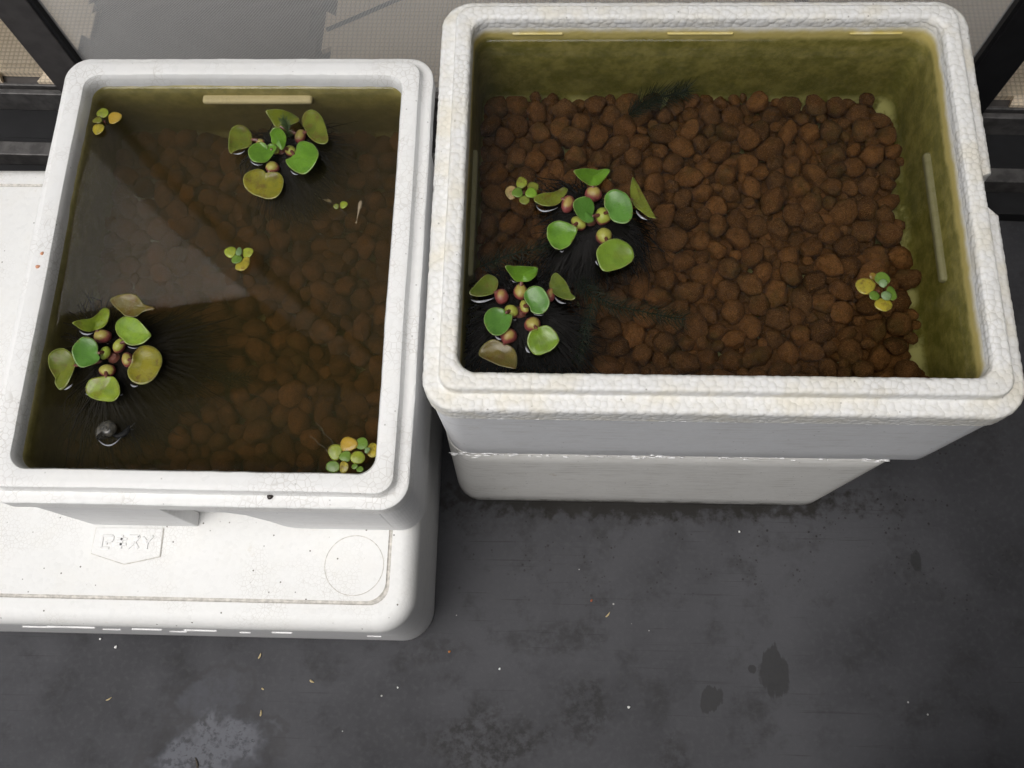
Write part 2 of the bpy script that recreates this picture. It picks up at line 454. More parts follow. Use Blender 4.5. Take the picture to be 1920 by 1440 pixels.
# lead lying on the mats
cable = [hrot(v) for v in ((-.245, .74, .069), (-.20, .765, .069), (-.14, .80, .069), (-.05, .84, .069), (.05, .86, .069))]
tag(mesh('cable', *tube(cable, .0035), plain('grey_cable', (.05, .055, .065), .5), origin=cable[0]), 'thin dark cable lying on the beige mat behind the screen', 'cable')

# ------------------------------------------------------------------ foam boxes
foam_R = foam('beaded_foam', scale=172, rnd=.85, disp=.00050, base_joint=.11, joint=.32, yellow=.45, dirt=.25, patch=(.5, .72), rough=.5)
foam_Rin = foam('algae_stained_foam', scale=150, bump=.35, joint=.15, algae=(.440, 1.0), dirt=.2, speck=.2)
foam_Rout = foam('rubbed_foam_skin', base=(.80, .81, .825), scale=190, bump=.10, joint=.0, streak=.5, dirt=.2, speck=.5)
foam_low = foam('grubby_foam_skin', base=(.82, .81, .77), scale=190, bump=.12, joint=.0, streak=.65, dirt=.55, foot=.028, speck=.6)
foam_L = foam('smooth_foam', scale=150, bump=.12, joint=.27, patch=(.42, .64), yellow=.05, dirt=.12, rough=.5, speck=.4)
foam_Lin = foam('tea_stained_foam', base=(.72, .72, .70), scale=150, bump=.2, joint=.10, algae=(.372, .85), dirt=.15, speck=.2)
foam_Lout = foam('white_foam_skin', base=(.74, .74, .74), scale=170, bump=.10, joint=.0, streak=.25, dirt=.12, speck=.5)
foam_B = foam('lid_foam', base=(.82, .82, .80), scale=215, bump=.16, joint=.22, patch=(.44, .66), yellow=.06, dirt=.3, speck=.9)

NX, NY, NC = 200, 160, 18
# ---- right tank
RB = (0.0, .560, 0.0, .464)
tank = empty('foam_tank', (.28, .23, .262), 'large beaded white foam tank with algae line, filled with water over brown pebbles', 'foam box', 'open foam boxes used as ponds')
def rgap(pts):
    """the flange is cut away for a hand grip in the middle of the right side"""
    o = []
    for x, y in pts:
        if x > .5468:
            a = min(max((y - .207) / .012, 0), 1) * min(max((.255 - y) / .006, 0), 1)
            x = x + (.5468 - x) * a
        o.append((x, y))
    return o
rim_prof = [(.0348, .4605), (.0346, .468), (.0335, .4722), (.0305, .474), (.0200, .474), (.0180, .4733), (.0168, .471), (.0165, .4610), (.0150, .4602), (.004, .460), (.0012, .4585), (0, .455), (0, .432)]
rings = profile(RB, rim_prof, 400, 330, 34, .034, step=.0015)
rings = [(rgap(p), z) for p, z in rings]
V, F, K = loft(rings, False, False)
F = [f[::-1] for f in F]
mesh('rim', V, F, foam_R, tank, sharp=0)
inner = [(.0338, .4615), (.0350, .458), (.0350, .430), (.0360, .375), (.0380, .345), (.046, .334), (.060, .332)]
V, F, K = loft(profile(RB, inner, 40, 32, 10, .053, step=.01), False, True)
mesh('inner_wall', V, F, foam_Rin, tank, sharp=0)
outer = [(.0000, .432), (.0022, .4315), (.0030, .400), (.0050, .300), (.0058, .268), (.0075, .262), (.03, .262)]
V, F, K = loft(profile(RB, outer, 30, 26, 10, .034), False, True)
mesh('outer_wall', V, [f[::-1] for f in F], foam_Rout, tank)
ledgem, ledged = [foam(nm, bump=.3, joint=.2, dirt=.2, base=lb, scale=150) for nm, lb in (('pale_ledge_foam', (.62, .53, .29)), ('green_ledge_foam', (.20, .18, .07)))]
# ledges moulded into the inner wall
def rib(vf, mat, parent): return bevel(mesh('ledge', *vf, mat, parent), .0034, 4)
for x0, x1 in ((.076, .131), (.243, .314), (.437, .493)):
    rib(boxv(x0, x1, .4272, .440, .4495, .4520), foam_Rin, tank)
for y0, y1 in ((.160, .310),):
    rib(boxv(.5185, .540, y0, y1, .400, .410), ledged, tank)
    rib(boxv(.020, .0405, y0, y1, .398, .412), ledged, tank)

# ---- box under the right tank
low = empty('foam_box', (.26, .23, 0), 'grubby closed foam box standing on the floor under the large tank', 'foam box')
LB = (.0, .524, .004, .455)
def lofted(box_a, za, box_b, zb, r, n=8, bot=.010, top=.004):
    rs = []
    for t, ins in ((0, bot), (.012, bot * .35), (.04, 0)):
        b = [a + (c - a) * t for a, c in zip(box_a, box_b)]; rs.append((rrect(b[0] + ins, b[1] - ins, b[2] + ins, b[3] - ins, r - ins, 30, 24, 10), za + (zb - za) * t))
    for i in range(1, n):
        t = .04 + (.985 - .04) * i / (n - 1)
        b = [a + (c - a) * t for a, c in zip(box_a, box_b)]; rs.append((rrect(*b, r, 30, 24, 10), za + (zb - za) * t))
    rs.append((rrect(box_b[0] + top, box_b[1] - top, box_b[2] + top, box_b[3] - top, r, 30, 24, 10), zb))
    return loft(rs)
V, F, K = lofted((-.006, .506, .0005, .445), 0.0, (.002, .527, .0062, .455), .2605, .034, top=.0025)
mesh('body', V, F, foam_low, low)

tr = random.Random(5); parts = []
for i in range(90):
    x = .012 + .50 * tr.random() ** 1.6; L = tr.uniform(.0008, .005); h = tr.uniform(.0004, .0014); z = .2605 + tr.gauss(.001, .004)
    y = .0064 - tr.uniform(0, .0012)
    parts.append(([(x + v[0] * L, y + v[1] * h * .8, z + v[2] * h) for v in ICV], ICF))
TV, TF = merge(parts)
mesh('torn_edge', TV, TF, plain('torn_white_foam', (.84, .84, .83), .6), low)['kind'] = 'stuff'

# ---- left pedestal box with its lid
ped = empty('foam_box', (-.47, .10, 0), 'low white foam box under the smaller tank, embossed shield on its lid', 'foam box')
groove_shade = plain('groove_shading', (.60, .575, .53), .8, .2, .2, 200)  # grey stands in for the shading of the lid's grooves and outlines
PB = (-.93, -.028, -.190, .395)
V, F, K = lofted((-.93, -.030, -.192, .395), 0.0, (-.93, -.028, -.190, .395), .205, .041, bot=.004, top=0)
mesh('body', V, F, foam_Lout, ped)
lid = [(-.0006, .206), (-.001, .212), (.0, .219), (.003, .2265), (.0075, .2315), (.013, .2345), (.017, .235), (.0275, .235), (.0288, .2335), (.0305, .2335), (.0318, .235), (.06, .235)]
V, F, K = loft(profile(PB, lid, 60, 40, 14, .042, rmin=.022), False, True)
lido = mesh('lid', V, F, None, ped, mats=[foam_B, groove_shade], midx=[1 if k in (7, 8, 9) else 0 for k in K], sharp=28)
# shield plate with worn raised characters
sh = [(-0.3994, -0.0819), (-0.4007, -0.1113), (-0.3605, -0.1225), (-0.3205, -0.1133), (-0.3214, -0.0811)]
plate = mesh('emblem', *prism(sh, .2346, .2368), foam_B, lido, smooth=False)
bevel(plate, .0006, 2)
mesh('emblem_outline', *tube([(a, b, .2352) for a, b in sh], .0011, 6), groove_shade, plate)
def stroke(a, b, w=.0032, z0=.2362, z1=.2380):
    ax, ay = a; bx, by = b; d = math.hypot(bx - ax, by - ay); nx, ny = -(by - ay) / d * w / 2, (bx - ax) / d * w / 2
    return prism([(ax + nx, ay + ny), (ax - nx, ay - ny), (bx - nx, by - ny), (bx + nx, by + ny)], z0, z1)
glyphs = []
def glyph(c, lines):
    (ox, oy), (ux, uy) = c
    for (a, b), (d, e) in lines: glyphs.append(stroke((ox + ux * a, oy - uy * b), (ox + ux * d, oy - uy * e)))
cw, ch = .0150, .0155
for k, lines in enumerate((
        [((0, .1), (0, 1)), ((0, .1), (1, .1)), ((0, 1), (.8, 1)), ((1, .1), (1, .45)), ((.45, .5), (1, .5)), ((.45, .5), (.45, .75))],
        [((0, .3), (1, .3)), ((0, .68), (1, .68)), ((.5, 0), (.5, 1))],
        [((0, .08), (1, .08)), ((1, .08), (.62, .5)), ((.62, .5), (0, 1)), ((.6, .55), (1, 1))],
        [((0, .1), (.5, .5)), ((1, 0), (.5, .5)), ((.5, .5), (.5, 1))])):
    o = ((-0.3902, -0.0897), (-0.3733, -0.09), (-0.359, -0.0897), (-0.3434, -0.09))[k]
    glyph((o, (cw * .82, ch)), lines)
GV, GF = merge(glyphs)
bevel(mesh('lettering', GV, GF, foam('moulded_foam', scale=215, bump=.1, joint=.0, dirt=.1, speck=0), plate, smooth=False), .0004, 1)
cc = (-0.097, -0.1189)
ring = [(cc[0] + .0335 * math.cos(2 * math.pi * i / 72), cc[1] + .0335 * math.sin(2 * math.pi * i / 72), .2350) for i in range(73)]
mesh('moulded_ring', *tube(ring, .00045, 6, False), groove_shade, lido)
# dashes scratched through the skin of the front edge
torn = plain('torn_foam', (.86, .86, .85), .6)
for x0, x1, z0 in ((-.505, -.470, .165), (-.468, -.410, .178), (-.418, -.395, .142), (-.372, -.335, .165), (-.342, -.320, .125), (-.308, -.268, .168), (-.250, -.236, .140), (-.205, -.180, .160), (-.098, -.080, .120)):
    bevel(mesh('scuff', *boxv(x0, x1, -.1922, -.1890, z0, z0 + .0018), torn, ped, smooth=False), .0008, 1)

# ---- left tank
SB = (-.4550, -.0175, -.0800, .4525)
lt = empty('foam_tank', (-.236, .186, .2352), 'smaller smooth white foam tank of murky water standing on the lidded box', 'foam box', 'open foam boxes used as ponds')
lrim = [(.0352, .374), (.0350, .382), (.0342, .3885), (.0325, .3922), (.0298, .3930), (.0170, .3930), (.0145, .3918), (.0135, .3890), (.0132, .3845), (.0118, .3812), (.0090, .3800), (.0020, .3798), (.0004, .3785), (0, .3760), (.0002, .3560), (.0010, .3545), (.012, .3545)]
V, F, K = loft(profile(SB, lrim, 120, 140, 16, .030, step=.004), False, False)
def lwav(v):
    x, y, z = v
    n = noise.noise(Vector((x * 9, y * 9, 3))) * .0012 + noise.noise(Vector((x * 70, y * 70, z * 70))) * .0004
    return (x + n, y + n, z + n * .5)
mesh('rim', [lwav(v) for v in V], [f[::-1] for f in F], foam_L, lt)
linner = [(.0345, .3755), (.0352, .374), (.0352, .360), (.0345, .340), (.0300, .290), (.0320, .270), (.045, .262), (.06, .262)]
V, F, K = loft(profile(SB, linner, 40, 40, 10, .053, step=.01), False, True)
mesh('inner_wall', V, F, foam_Lin, lt, sharp=0)
louter = [(.0150, .3545), (.0165, .300), (.0180, .2375), (.022, .2352), (.05, .2352)]
V, F, K = loft(profile(SB, louter, 30, 30, 10, .036), False, True)
mesh('outer_wall', V, [f[::-1] for f in F], foam_Lout, lt)
rib(boxv(-.297, -.165, .4085, .4225, .3490, .3565), ledgem, lt)
# feet: thick ribs round the outside, cut away for the fingers
def foot(poly_xz, y0, y1):
    n = len(poly_xz)
    v = [(x, y0, z) for x, z in poly_xz] + [(x, y1, z) for x, z in poly_xz]
    f = [tuple(range(n)), tuple(range(n, 2 * n))[::-1]] + [((i + 1) % n, i, n + i, n + (i + 1) % n) for i in range(n)]
    return v, f
bevel(mesh('foot', *foot([(-.404, .2354), (-.281, .2354), (-.281, .3547), (-.412, .3547)], -.0785, -.0625), foam_Lout, lt, smooth=False), .0012, 2)
curve = [(-.150, .2354), (-.165, .2362), (-.172, .240), (-.178, .252), (-.186, .285), (-.200, .320), (-.222, .340), (-.240, .3547)]
bevel(mesh('foot', *foot([(-.052, .2354), (-.052, .3547)] + curve[::-1], -.0785, -.0625), foam_Lout, lt, smooth=False), .0012, 2)
arcp = [(-.052, -.0787)] + [(-.0485 + .030 * math.sin(a), -.0487 - .030 * math.cos(a)) for a in [math.pi / 2 * k / 14 for k in range(15)]] + [(-.0185, .05), (-.0185, .34), (-.034, .34), (-.034, -.0487), (-.052, -.0627)]
bevel(mesh('foot', *prism(arcp, .2354, .3547), foam_Lout, lt, smooth=False), .001, 2)

# ------------------------------------------------------------------ water
def water(name, box, r, z0, z1, absorb, dens, scol, label_kind, ior=1.33):
    m = Mat(name + '_surface')
    p = m.pos()
    nz = m.noise(p, 7, 2, .5)
    nm = m.bump(nz, .045, .01)
    fr = m.n('Fresnel', IOR=two_sided(m, ior), Normal=nm)
    gl = m.n('BsdfGlossy', Color=(1, 1, 1, 1), Roughness=.035, Normal=nm)
    tr = m.n('BsdfTransparent', Color=(1, 1, 1, 1))
    m.t.links.new(m.n('MixShader', i0=fr, i1=tr, i2=gl), m.out.inputs['Surface'])
    va = m.n('VolumeAbsorption', Color=(*absorb[0], 1), Density=absorb[1])
    if dens:
        vs = m.n('VolumeScatter', Color=(*scol, 1), Density=dens, Anisotropy=.2)
        va = m.n('AddShader', i0=va, i1=vs)
    m.t.links.new(va, m.out.inputs['Volume'])
    rg = [(rrect(*box, r, 6, 6, 8), z0), (rrect(*box, r, 6, 6, 8), z1 + .0018)]
    for ins, dz in ((.0022, .0014), (.0030, .0008), (.0042, .0003), (.0060, 0)):      # meniscus creeping up the wall
        rg.append((rrect(box[0] + ins, box[1] - ins, box[2] + ins, box[3] - ins, r, 6, 6, 8), z1 + dz))
    V, F, K = loft(rg)
    return tag(mesh(name, V, F, m.m, smooth=True), kind='structure')
water('water', (.0335, .5265, .0335, .4305), .016, .3325, .440, ((.52, .53, .36), 10.0), 0, (.75, .66, .42), 'R')
water('water', (-.4215, -.0510, -.0465, .4190), .016, .2625, .372, ((.52, .46, .22), 16.0), 6.0, (.40, .34, .16), 'L')

# ------------------------------------------------------------------ clay pebbles
pm = Mat('clay_pebble'); pp = pm.obj()
inf = pm.n('ObjectInfo', 'Random'); col_o = pm.n('ObjectInfo', 'Color')
geo_r = pm.n('NewGeometry', 'Random Per Island')
rnd = pm.math('FRACT', pm.math('ADD', inf, geo_r))
base = pm.n('ValToRGB', Fac=rnd)
rampn = base.node.color_ramp
rampn.elements[0].color = (.125, .054, .022, 1); rampn.elements[1].color = (.225, .094, .036, 1)
e = rampn.elements.new(.35); e.color = (.335, .142, .054, 1)
e = rampn.elements.new(.7); e.color = (.190, .088, .040, 1)
n1 = pm.noise(pm.pos(), 130, 5, .7)
c = pm.mix(pm.mr(n1, .35, .7), base, pm.mix(1.0, base, (.62, .60, .58), 'MULTIPLY'))
grain = pm.noise(pm.pos(), 750, 3, .7)
c = pm.mix(pm.math('MULTIPLY', pm.mr(grain, .54, .68), .75), c, (.055, .026, .013))
c = pm.mix(pm.math('MULTIPLY', pm.mr(grain, .46, .34), .6), c, (.48, .24, .10))
c = pm.mix(pm.math('MULTIPLY', pm.mr(pm.noise(pm.pos(), 26, 3, .6), .52, .70), .45), c, (.085, .068, .022))
pebm = pm.pbr(c, .85, .2, pm.bump(pm.math('ADD', pm.noise(pm.pos(), 420, 5, .75), n1), .9, .0022))

def pebble_shape(seed, src):
    rs = random.Random(seed); off = Vector((rs.uniform(0, 99), rs.uniform(0, 99), rs.uniform(0, 99)))
    sx, sy, sz = rs.uniform(.9, 1.35), rs.uniform(.78, 1.08), rs.uniform(.68, .95)
    cuts = [(Vector((rs.gauss(0, 1), rs.gauss(0, 1), rs.gauss(0, 1))).normalized(), rs.uniform(.72, .92)) for _ in range(6)]
    out = []
    for v in src:
        p = Vector(v)
        p *= 1 + .24 * noise.noise(p * 1.1 + off) + .12 * noise.noise(p * 2.2 + off) + .06 * noise.noise(p * 4.5 + off)
        for nrm, d in cuts:
            h = p.dot(nrm) - d
            if h > 0: p -= nrm * h * .85
        p *= 1 + .035 * noise.noise(p * 8 + off)
        out.append((p.x * sx, p.y * sy, p.z * sz))
    return out
SHAPES = [pebble_shape(100 + i, ICV) for i in range(26)]
FINE = [pebble_shape(300 + i, FIV) for i in range(40)]
PM = []
for i, s in enumerate(FINE):
    me = bpy.data.meshes.new('pebble_%02d' % i); me.from_pydata(s, [], FIF); me.materials.append(pebm)
    me.polygons.foreach_set('use_smooth', [True] * len(me.polygons)); PM.append(me)
def scatter(x0, x1, y0, y1, rmin, rmax, tries, limit=None, pack=.86, rs=random):
    g = {}; out = []; cs = rmax * 2
    for t in range(tries):
        f = t / tries
        r = (rmax - (rmax - rmin) * min(1, f * 1.15 + rs.uniform(-.25, .15)))
        r = min(rmax, max(rmin, r))
        x, y = rs.uniform(x0 + r * .8, x1 - r * .8), rs.uniform(y0 + r * .8, y1 - r * .8)
        if limit and not limit(x, y, r): continue
        ci, cj = int(x / cs), int(y / cs); ok = True
        for a in range(ci - 1, ci + 2):
            for b in range(cj - 1, cj + 2):
                for (px, py, pr) in g.get((a, b), ()):
                    if (px - x) ** 2 + (py - y) ** 2 < ((pr + r) * pack) ** 2: ok = False; break
                if not ok: break
            if not ok: break
        if ok: g.setdefault((ci, cj), []).append((x, y, r)); out.append((x, y, r))
    return out
def rot3(rs):
    return Matrix.Rotation(rs.uniform(0, 6.28), 4, 'Z') @ Matrix.Rotation(rs.uniform(-.5, .5), 4, 'X') @ Matrix.Rotation(rs.uniform(-.5, .5), 4, 'Y')
def stuff_pebbles(name, items, label):
    V = []; F = []
    for (x, y, z, r, k, M) in items:
        b = len(V)
        for v in SHAPES[k]:
            q = M @ Vector(v); V.append((x + q.x * r, y + q.y * r, z + q.z * r))
        F += [(f[0] + b, f[1] + b, f[2] + b) for f in ICF]
    o = mesh(name, V, F, pebm)
    return tag(o, label, 'gravel', kind='stuff')
rs = random.Random(21)
def rlim(x, y, r):
    lim = .519 + .006 * math.sin(y * 40) + .006 * math.sin(y * 97 + 1)
    if y > .385: lim -= (y - .385) * .55
    return x + r < lim and y + r < .424
top = scatter(.038, .524, .038, .424, .0056, .0132, 22000, rlim, .86, rs)
top.sort(key=lambda t: -t[2])
TOPZ = .3505
singles = []
rest = []
for i, (x, y, r) in enumerate(top):
    z = TOPZ + rs.uniform(-.0040, .0050) - (.0132 - r) * .25
    (singles if len(singles) < 300 else rest).append((x, y, z, r * 1.04, rs.randrange(40 if len(singles) < 300 else 26), rot3(rs)))
for x, y, z, r, k, M in singles:
    o = bpy.data.objects.new('pebble', PM[k])
    o.matrix_world = Matrix.Translation((x, y, z)) @ M @ Matrix.Scale(r, 4)
    C.objects.link(o)
    tag(o, 'reddish brown clay pebble lying under the clear water of the large tank', 'pebble', 'clay pebbles on the bed of the large tank')
under = scatter(.036, .520, .036, .424, .007, .0125, 22000, rlim, .62, rs)
rest += [(x, y, TOPZ - .0125 + rs.uniform(-.002, .002), r, rs.randrange(26), rot3(rs)) for x, y, r in under]
stuff_pebbles('gravel_bed', rest, 'smaller brown clay gravel filling gaps on the large tank bed')
ltop = scatter(-.428, -.044, -.046, .418, .007, .0135, 14000, None, .86, rs)
lst = [(x, y, .283 + rs.uniform(-.004, .005), r * 1.05, rs.randrange(26), rot3(rs)) for x, y, r in ltop]
lund = scatter(-.428, -.044, -.046, .418, .008, .012, 12000, None, .70, rs)
lst += [(x, y, .273 + rs.uniform(-.002, .002), r, rs.randrange(26), rot3(rs)) for x, y, r in lund]
stuff_pebbles('gravel_bed', lst, 'brown clay gravel dimly seen under the murky water of the smaller tank')

# ------------------------------------------------------------------ water plants
def leaf_material():
    m = Mat('leaf_blade'); oc = m.n('ObjectInfo', 'Color'); ri = m.n('ObjectInfo', 'Random')
    uv = m.n('UVMap'); u, v, _ = m.xyz(uv)
    p = m.pos()
    nz = m.noise(p, 70, 5, .6); nb = m.noise(p, 160, 6, .7)
    col = m.mix(m.mr(nz, .35, .7), oc, m.mix(1.0, oc, (.58, .66, .50), 'MULTIPLY'))
    vein = m.math('ABSOLUTE', m.math('SINE', m.math('MULTIPLY', u, 24)))
    col = m.mix(m.math('MULTIPLY', m.mr(vein, .30, .0), .16), col, m.mix(1.0, oc, (1.55, 1.4, 1.3), 'MULTIPLY'))
    ed = m.n('Attribute', 'Fac', props=dict(attribute_name='edge'))
    col = m.mix(m.math('MULTIPLY', m.mr(ed, .95, 1.0), .35), col, (.45, .50, .20))
    # brown blotches, more on the older (yellower) leaves
    rgb = m.t.nodes.new('ShaderNodeSeparateColor'); m.put(rgb.inputs[0], oc)
    old = m.mr(m.math('DIVIDE', rgb.outputs[0], rgb.outputs[1]), .45, 1.0)
    bl = m.math('MULTIPLY', m.mr(m.noise(p, 62, 5, .75), .50, .64), old)
    col = m.mix(m.math('MULTIPLY', bl, .75), col, (.13, .075, .02))
    col = m.mix(m.math('MULTIPLY', m.math('MULTIPLY', m.mr(ed, .80, .97), m.mr(nb, .50, .62)), .55), col, (.16, .11, .03))
    sp = m.math('MULTIPLY', m.mr(m.vor(p, 230), .10, .16, 1, 0), m.mr(nb, .50, .6))
    col = m.mix(m.math('MULTIPLY', sp, .7), col, (.06, .045, .015))
    nm = m.bump(m.math('ADD', m.math('MULTIPLY', vein, .10), nz), .30, .0008)
    b1 = m.n('BsdfPrincipled', Base_Color=col, Roughness=m.mr(nz, .3, .7, .20, .38), Specular_IOR_Level=.5, Normal=nm)
    b2 = m.n('BsdfTranslucent', Color=m.mix(1.0, col, (.9, 1.0, .4), 'MULTIPLY'))
    m.t.links.new(m.n('MixShader', i0=.18, i1=b1, i2=b2), m.out.inputs[0])
    return m.m
leafm = leaf_material()
def bulb_material():
    m = Mat('float_bulb'); oc = m.n('ObjectInfo', 'Color'); p = m.obj()
    red = m.xyz(oc)[0]; g = m.n('TexCoord', 'Generated'); z = m.xyz(g)[2]
    nz = m.noise(m.pos(), 120, 5, .65)
    k = m.math('ADD', z, m.math('MULTIPLY', m.math('SUBTRACT', nz, .5), .45))
    t = m.mr(m.math('SUBTRACT', k, m.math('MULTIPLY', red, .55)), .38, .62)
    top = m.mix(red, (.27, .36, .045), (.36, .22, .075))
    col = m.mix(t, (.20, .050, .045), top)
    sp = m.mr(m.vor(m.pos(), 420), .12, .2, 1, 0)
    col = m.mix(m.math('MULTIPLY', sp, .25), col, (.10, .05, .02))
    return m.pbr(col, .42, .4, m.bump(nz, .3, .0008))
bulbm = bulb_material()
rootm = plain('black_root_hair', (.007, .006, .0055), .8, .2, .3, 200)
stemm = plain('petiole', (.13, .045, .03), .4, .5, .3, 120)

def crom(pts, per):
    n = len(pts); out = []
    for i in range(n):
        p0, p1, p2, p3 = (np.array(pts[(i + k) % n]) for k in (-1, 0, 1, 2))
        for j in range(per):
            t = j / per
            out.append(.5 * ((2 * p1) + (-p0 + p2) * t + (2 * p0 - 5 * p1 + 4 * p2 - p3) * t * t + (-p0 + 3 * p1 - 3 * p2 + p3) * t ** 3))
    return np.array(out)
def blade(name, outline, base, color, parent, cup=.0035, curl=.0, rough=.0, thick=.0006, per=5, rings=7, seed=0):
    o = crom(outline, per); n = len(o); c = o.mean(0)
    base = np.array(base); L = np.linalg.norm(o - base, axis=1).max()
    ax = (c - base)[:2]; ax = ax / (np.linalg.norm(ax) + 1e-9)
    V = [tuple(c - (0, 0, cup))]; E = [0.]; U = []
    def uvof(p):
        d = (np.array(p) - base)[:2]; r = np.linalg.norm(d) + 1e-9
        a = math.atan2(ax[0] * d[1] - ax[1] * d[0], ax @ d)
        return (a * (.6 + .4 * min(1, r / L)), r / L)
    for k in range(1, rings + 1):
        s = k / rings; s = s ** .75
        for i in range(n):
            p = c + (o[i] - c) * s
            w = noise.noise(Vector((p[0] * 38, p[1] * 38, seed))) * .0014
            dz = -cup * (1 - s * s) + w + curl * max(0, s - .7) * 3 * noise.noise(Vector((math.cos(i / n * 6.28) * 1.3, math.sin(i / n * 6.28) * 1.3, seed * 1.7)))
            q = p + np.array((0, 0, dz))
            if k == rings and rough: q[:2] += rng.normal(0, rough, 2)
            V.append(tuple(q)); E.append(s)
    F = [(0, 1 + i, 1 + (i + 1) % n) for i in range(n)]
    for k in range(rings - 1):
        a, b = 1 + k * n, 1 + (k + 1) * n
        F += [(a + i, b + i, b + (i + 1) % n, a + (i + 1) % n) for i in range(n)]
    # make the upper side face up whichever way the outline runs
    v0, v1, v2 = (np.array(V[i]) for i in F[n // 2])
    if np.cross(v1 - v0, v2 - v0)[2] < 0: F = [f[::-1] for f in F]
    ob = mesh(name, V, F, leafm, parent)
    ob.color = (*color, 1)
    me = ob.data
    at = me.attributes.new('edge', 'FLOAT', 'POINT'); at.data.foreach_set('value', E)
    uvl = me.uv_layers.new(name='UVMap')
    for lp in me.loops: uvl.data[lp.index].uv = uvof(V[lp.vertex_index])
    md = ob.modifiers.new('thickness', 'SOLIDIFY'); md.thickness = thick; md.offset = -1
    return ob
BV, BF = ico(3)
def bulb(c, rx, ry, ang, red, parent, seed, toward=None):
    a = R(ang); ca, sa = math.cos(a), math.sin(a); rz = min(rx, ry) * 1.02; V = []
    for v in BV:
        p = Vector(v); k = 1 + .07 * noise.noise(p * 1.2 + Vector((seed, 0, 0)))
        x, y, z = p.x * rx * k * .88, p.y * ry * k * .88, p.z * rz * k * .92
        X, Y = x * ca - y * sa, x * sa + y * ca
        if toward is not None:
            t = (X * toward[0] + Y * toward[1]) / max(rx, ry); q = max(0, t)
            X -= toward[0] * t * max(rx, ry); Y -= toward[1] * t * max(rx, ry)
            X, Y, z = X * (1 - .42 * q * q), Y * (1 - .42 * q * q), z * (1 - .35 * q * q) + .0012 * q
            t *= 1 + .22 * q
            X += toward[0] * t * max(rx, ry); Y += toward[1] * t * max(rx, ry)
        V.append((c[0] + X, c[1] + Y, c[2] - rz * .15 + z))
    o = mesh('float_bulb', V, BF, bulbm, parent)
    o.color = (red, red, red, 1)
    return o
def roots(parent, c, zw, spread, depth, count, seed):
    rg = random.Random(seed); parts = []
    for i in range(count):
        a = rg.uniform(0, 6.283); s = spread * math.sqrt(rg.random()) * rg.uniform(.55, 1.05) * (1 + .25 * math.sin(3 * a + seed)); d = depth * rg.uniform(.6, 1.0)
        sx, sy = c[0] + math.cos(a) * s * .30, c[1] + math.sin(a) * s * .30
        ex, ey = c[0] + math.cos(a + rg.uniform(-.4, .4)) * s, c[1] + math.sin(a + rg.uniform(-.4, .4)) * s
        pts = []
        w1, w2 = rg.uniform(-.014, .014), rg.uniform(-.014, .014)
        for k in range(5):
            t = k / 4; wv = math.sin(t * 5 + a * 3)
            pts.append((sx + (ex - sx) * t ** .8 + w1 * wv * t + rg.uniform(-.004, .004) * t, sy + (ey - sy) * t ** .8 + w2 * wv * t + rg.uniform(-.004, .004) * t, zw - .004 - d * t ** 1.25))
        r = rg.uniform(.0004, .0010)
        parts.append(tube(pts, [r, r * 1.2, r * 1.0, r * .6, r * .12], 3, False))
    V, F = merge(parts)
    o = mesh('roots', V, F, rootm, parent, smooth=False)
    o['kind'] = 'stuff'
    return o
glintm = plain('film_glint_grey', (.34, .35, .38), .15, .8, .1, 300)  # pale grey imitates the bright reflections along wet edges
def film(a, b, c, w, parent):
    """crescent of water and trapped air along a floating edge, its reflection put into the colour"""
    a, b, c = (np.array(v) for v in (a, b, c)); V = []; n = 12
    ctl = 2 * b - (a + c) / 2
    for i in range(n + 1):
        t = i / n; p = (1 - t) ** 2 * a + 2 * t * (1 - t) * ctl + t * t * c
        d = 2 * (1 - t) * (ctl - a) + 2 * t * (c - ctl); d /= np.linalg.norm(d) + 1e-9
        nn = np.array((-d[1], d[0], 0)); hw = w * .30 * math.sin(math.pi * min(1, max(0, t))) ** .7 + 1e-5
        V += [tuple(p + nn * hw), tuple(p + (0, 0, .0007)), tuple(p - nn * hw), tuple(p - (0, 0, .0004))]
    F = [(4 * i + k, 4 * i + (k + 1) % 4, 4 * i + 4 + (k + 1) % 4, 4 * i + 4 + k) for i in range(n) for k in range(4)]
    F += [(3, 2, 1, 0), (4 * n, 4 * n + 1, 4 * n + 2, 4 * n + 3)]
    return mesh('film_glint', V, F, glintm, parent)
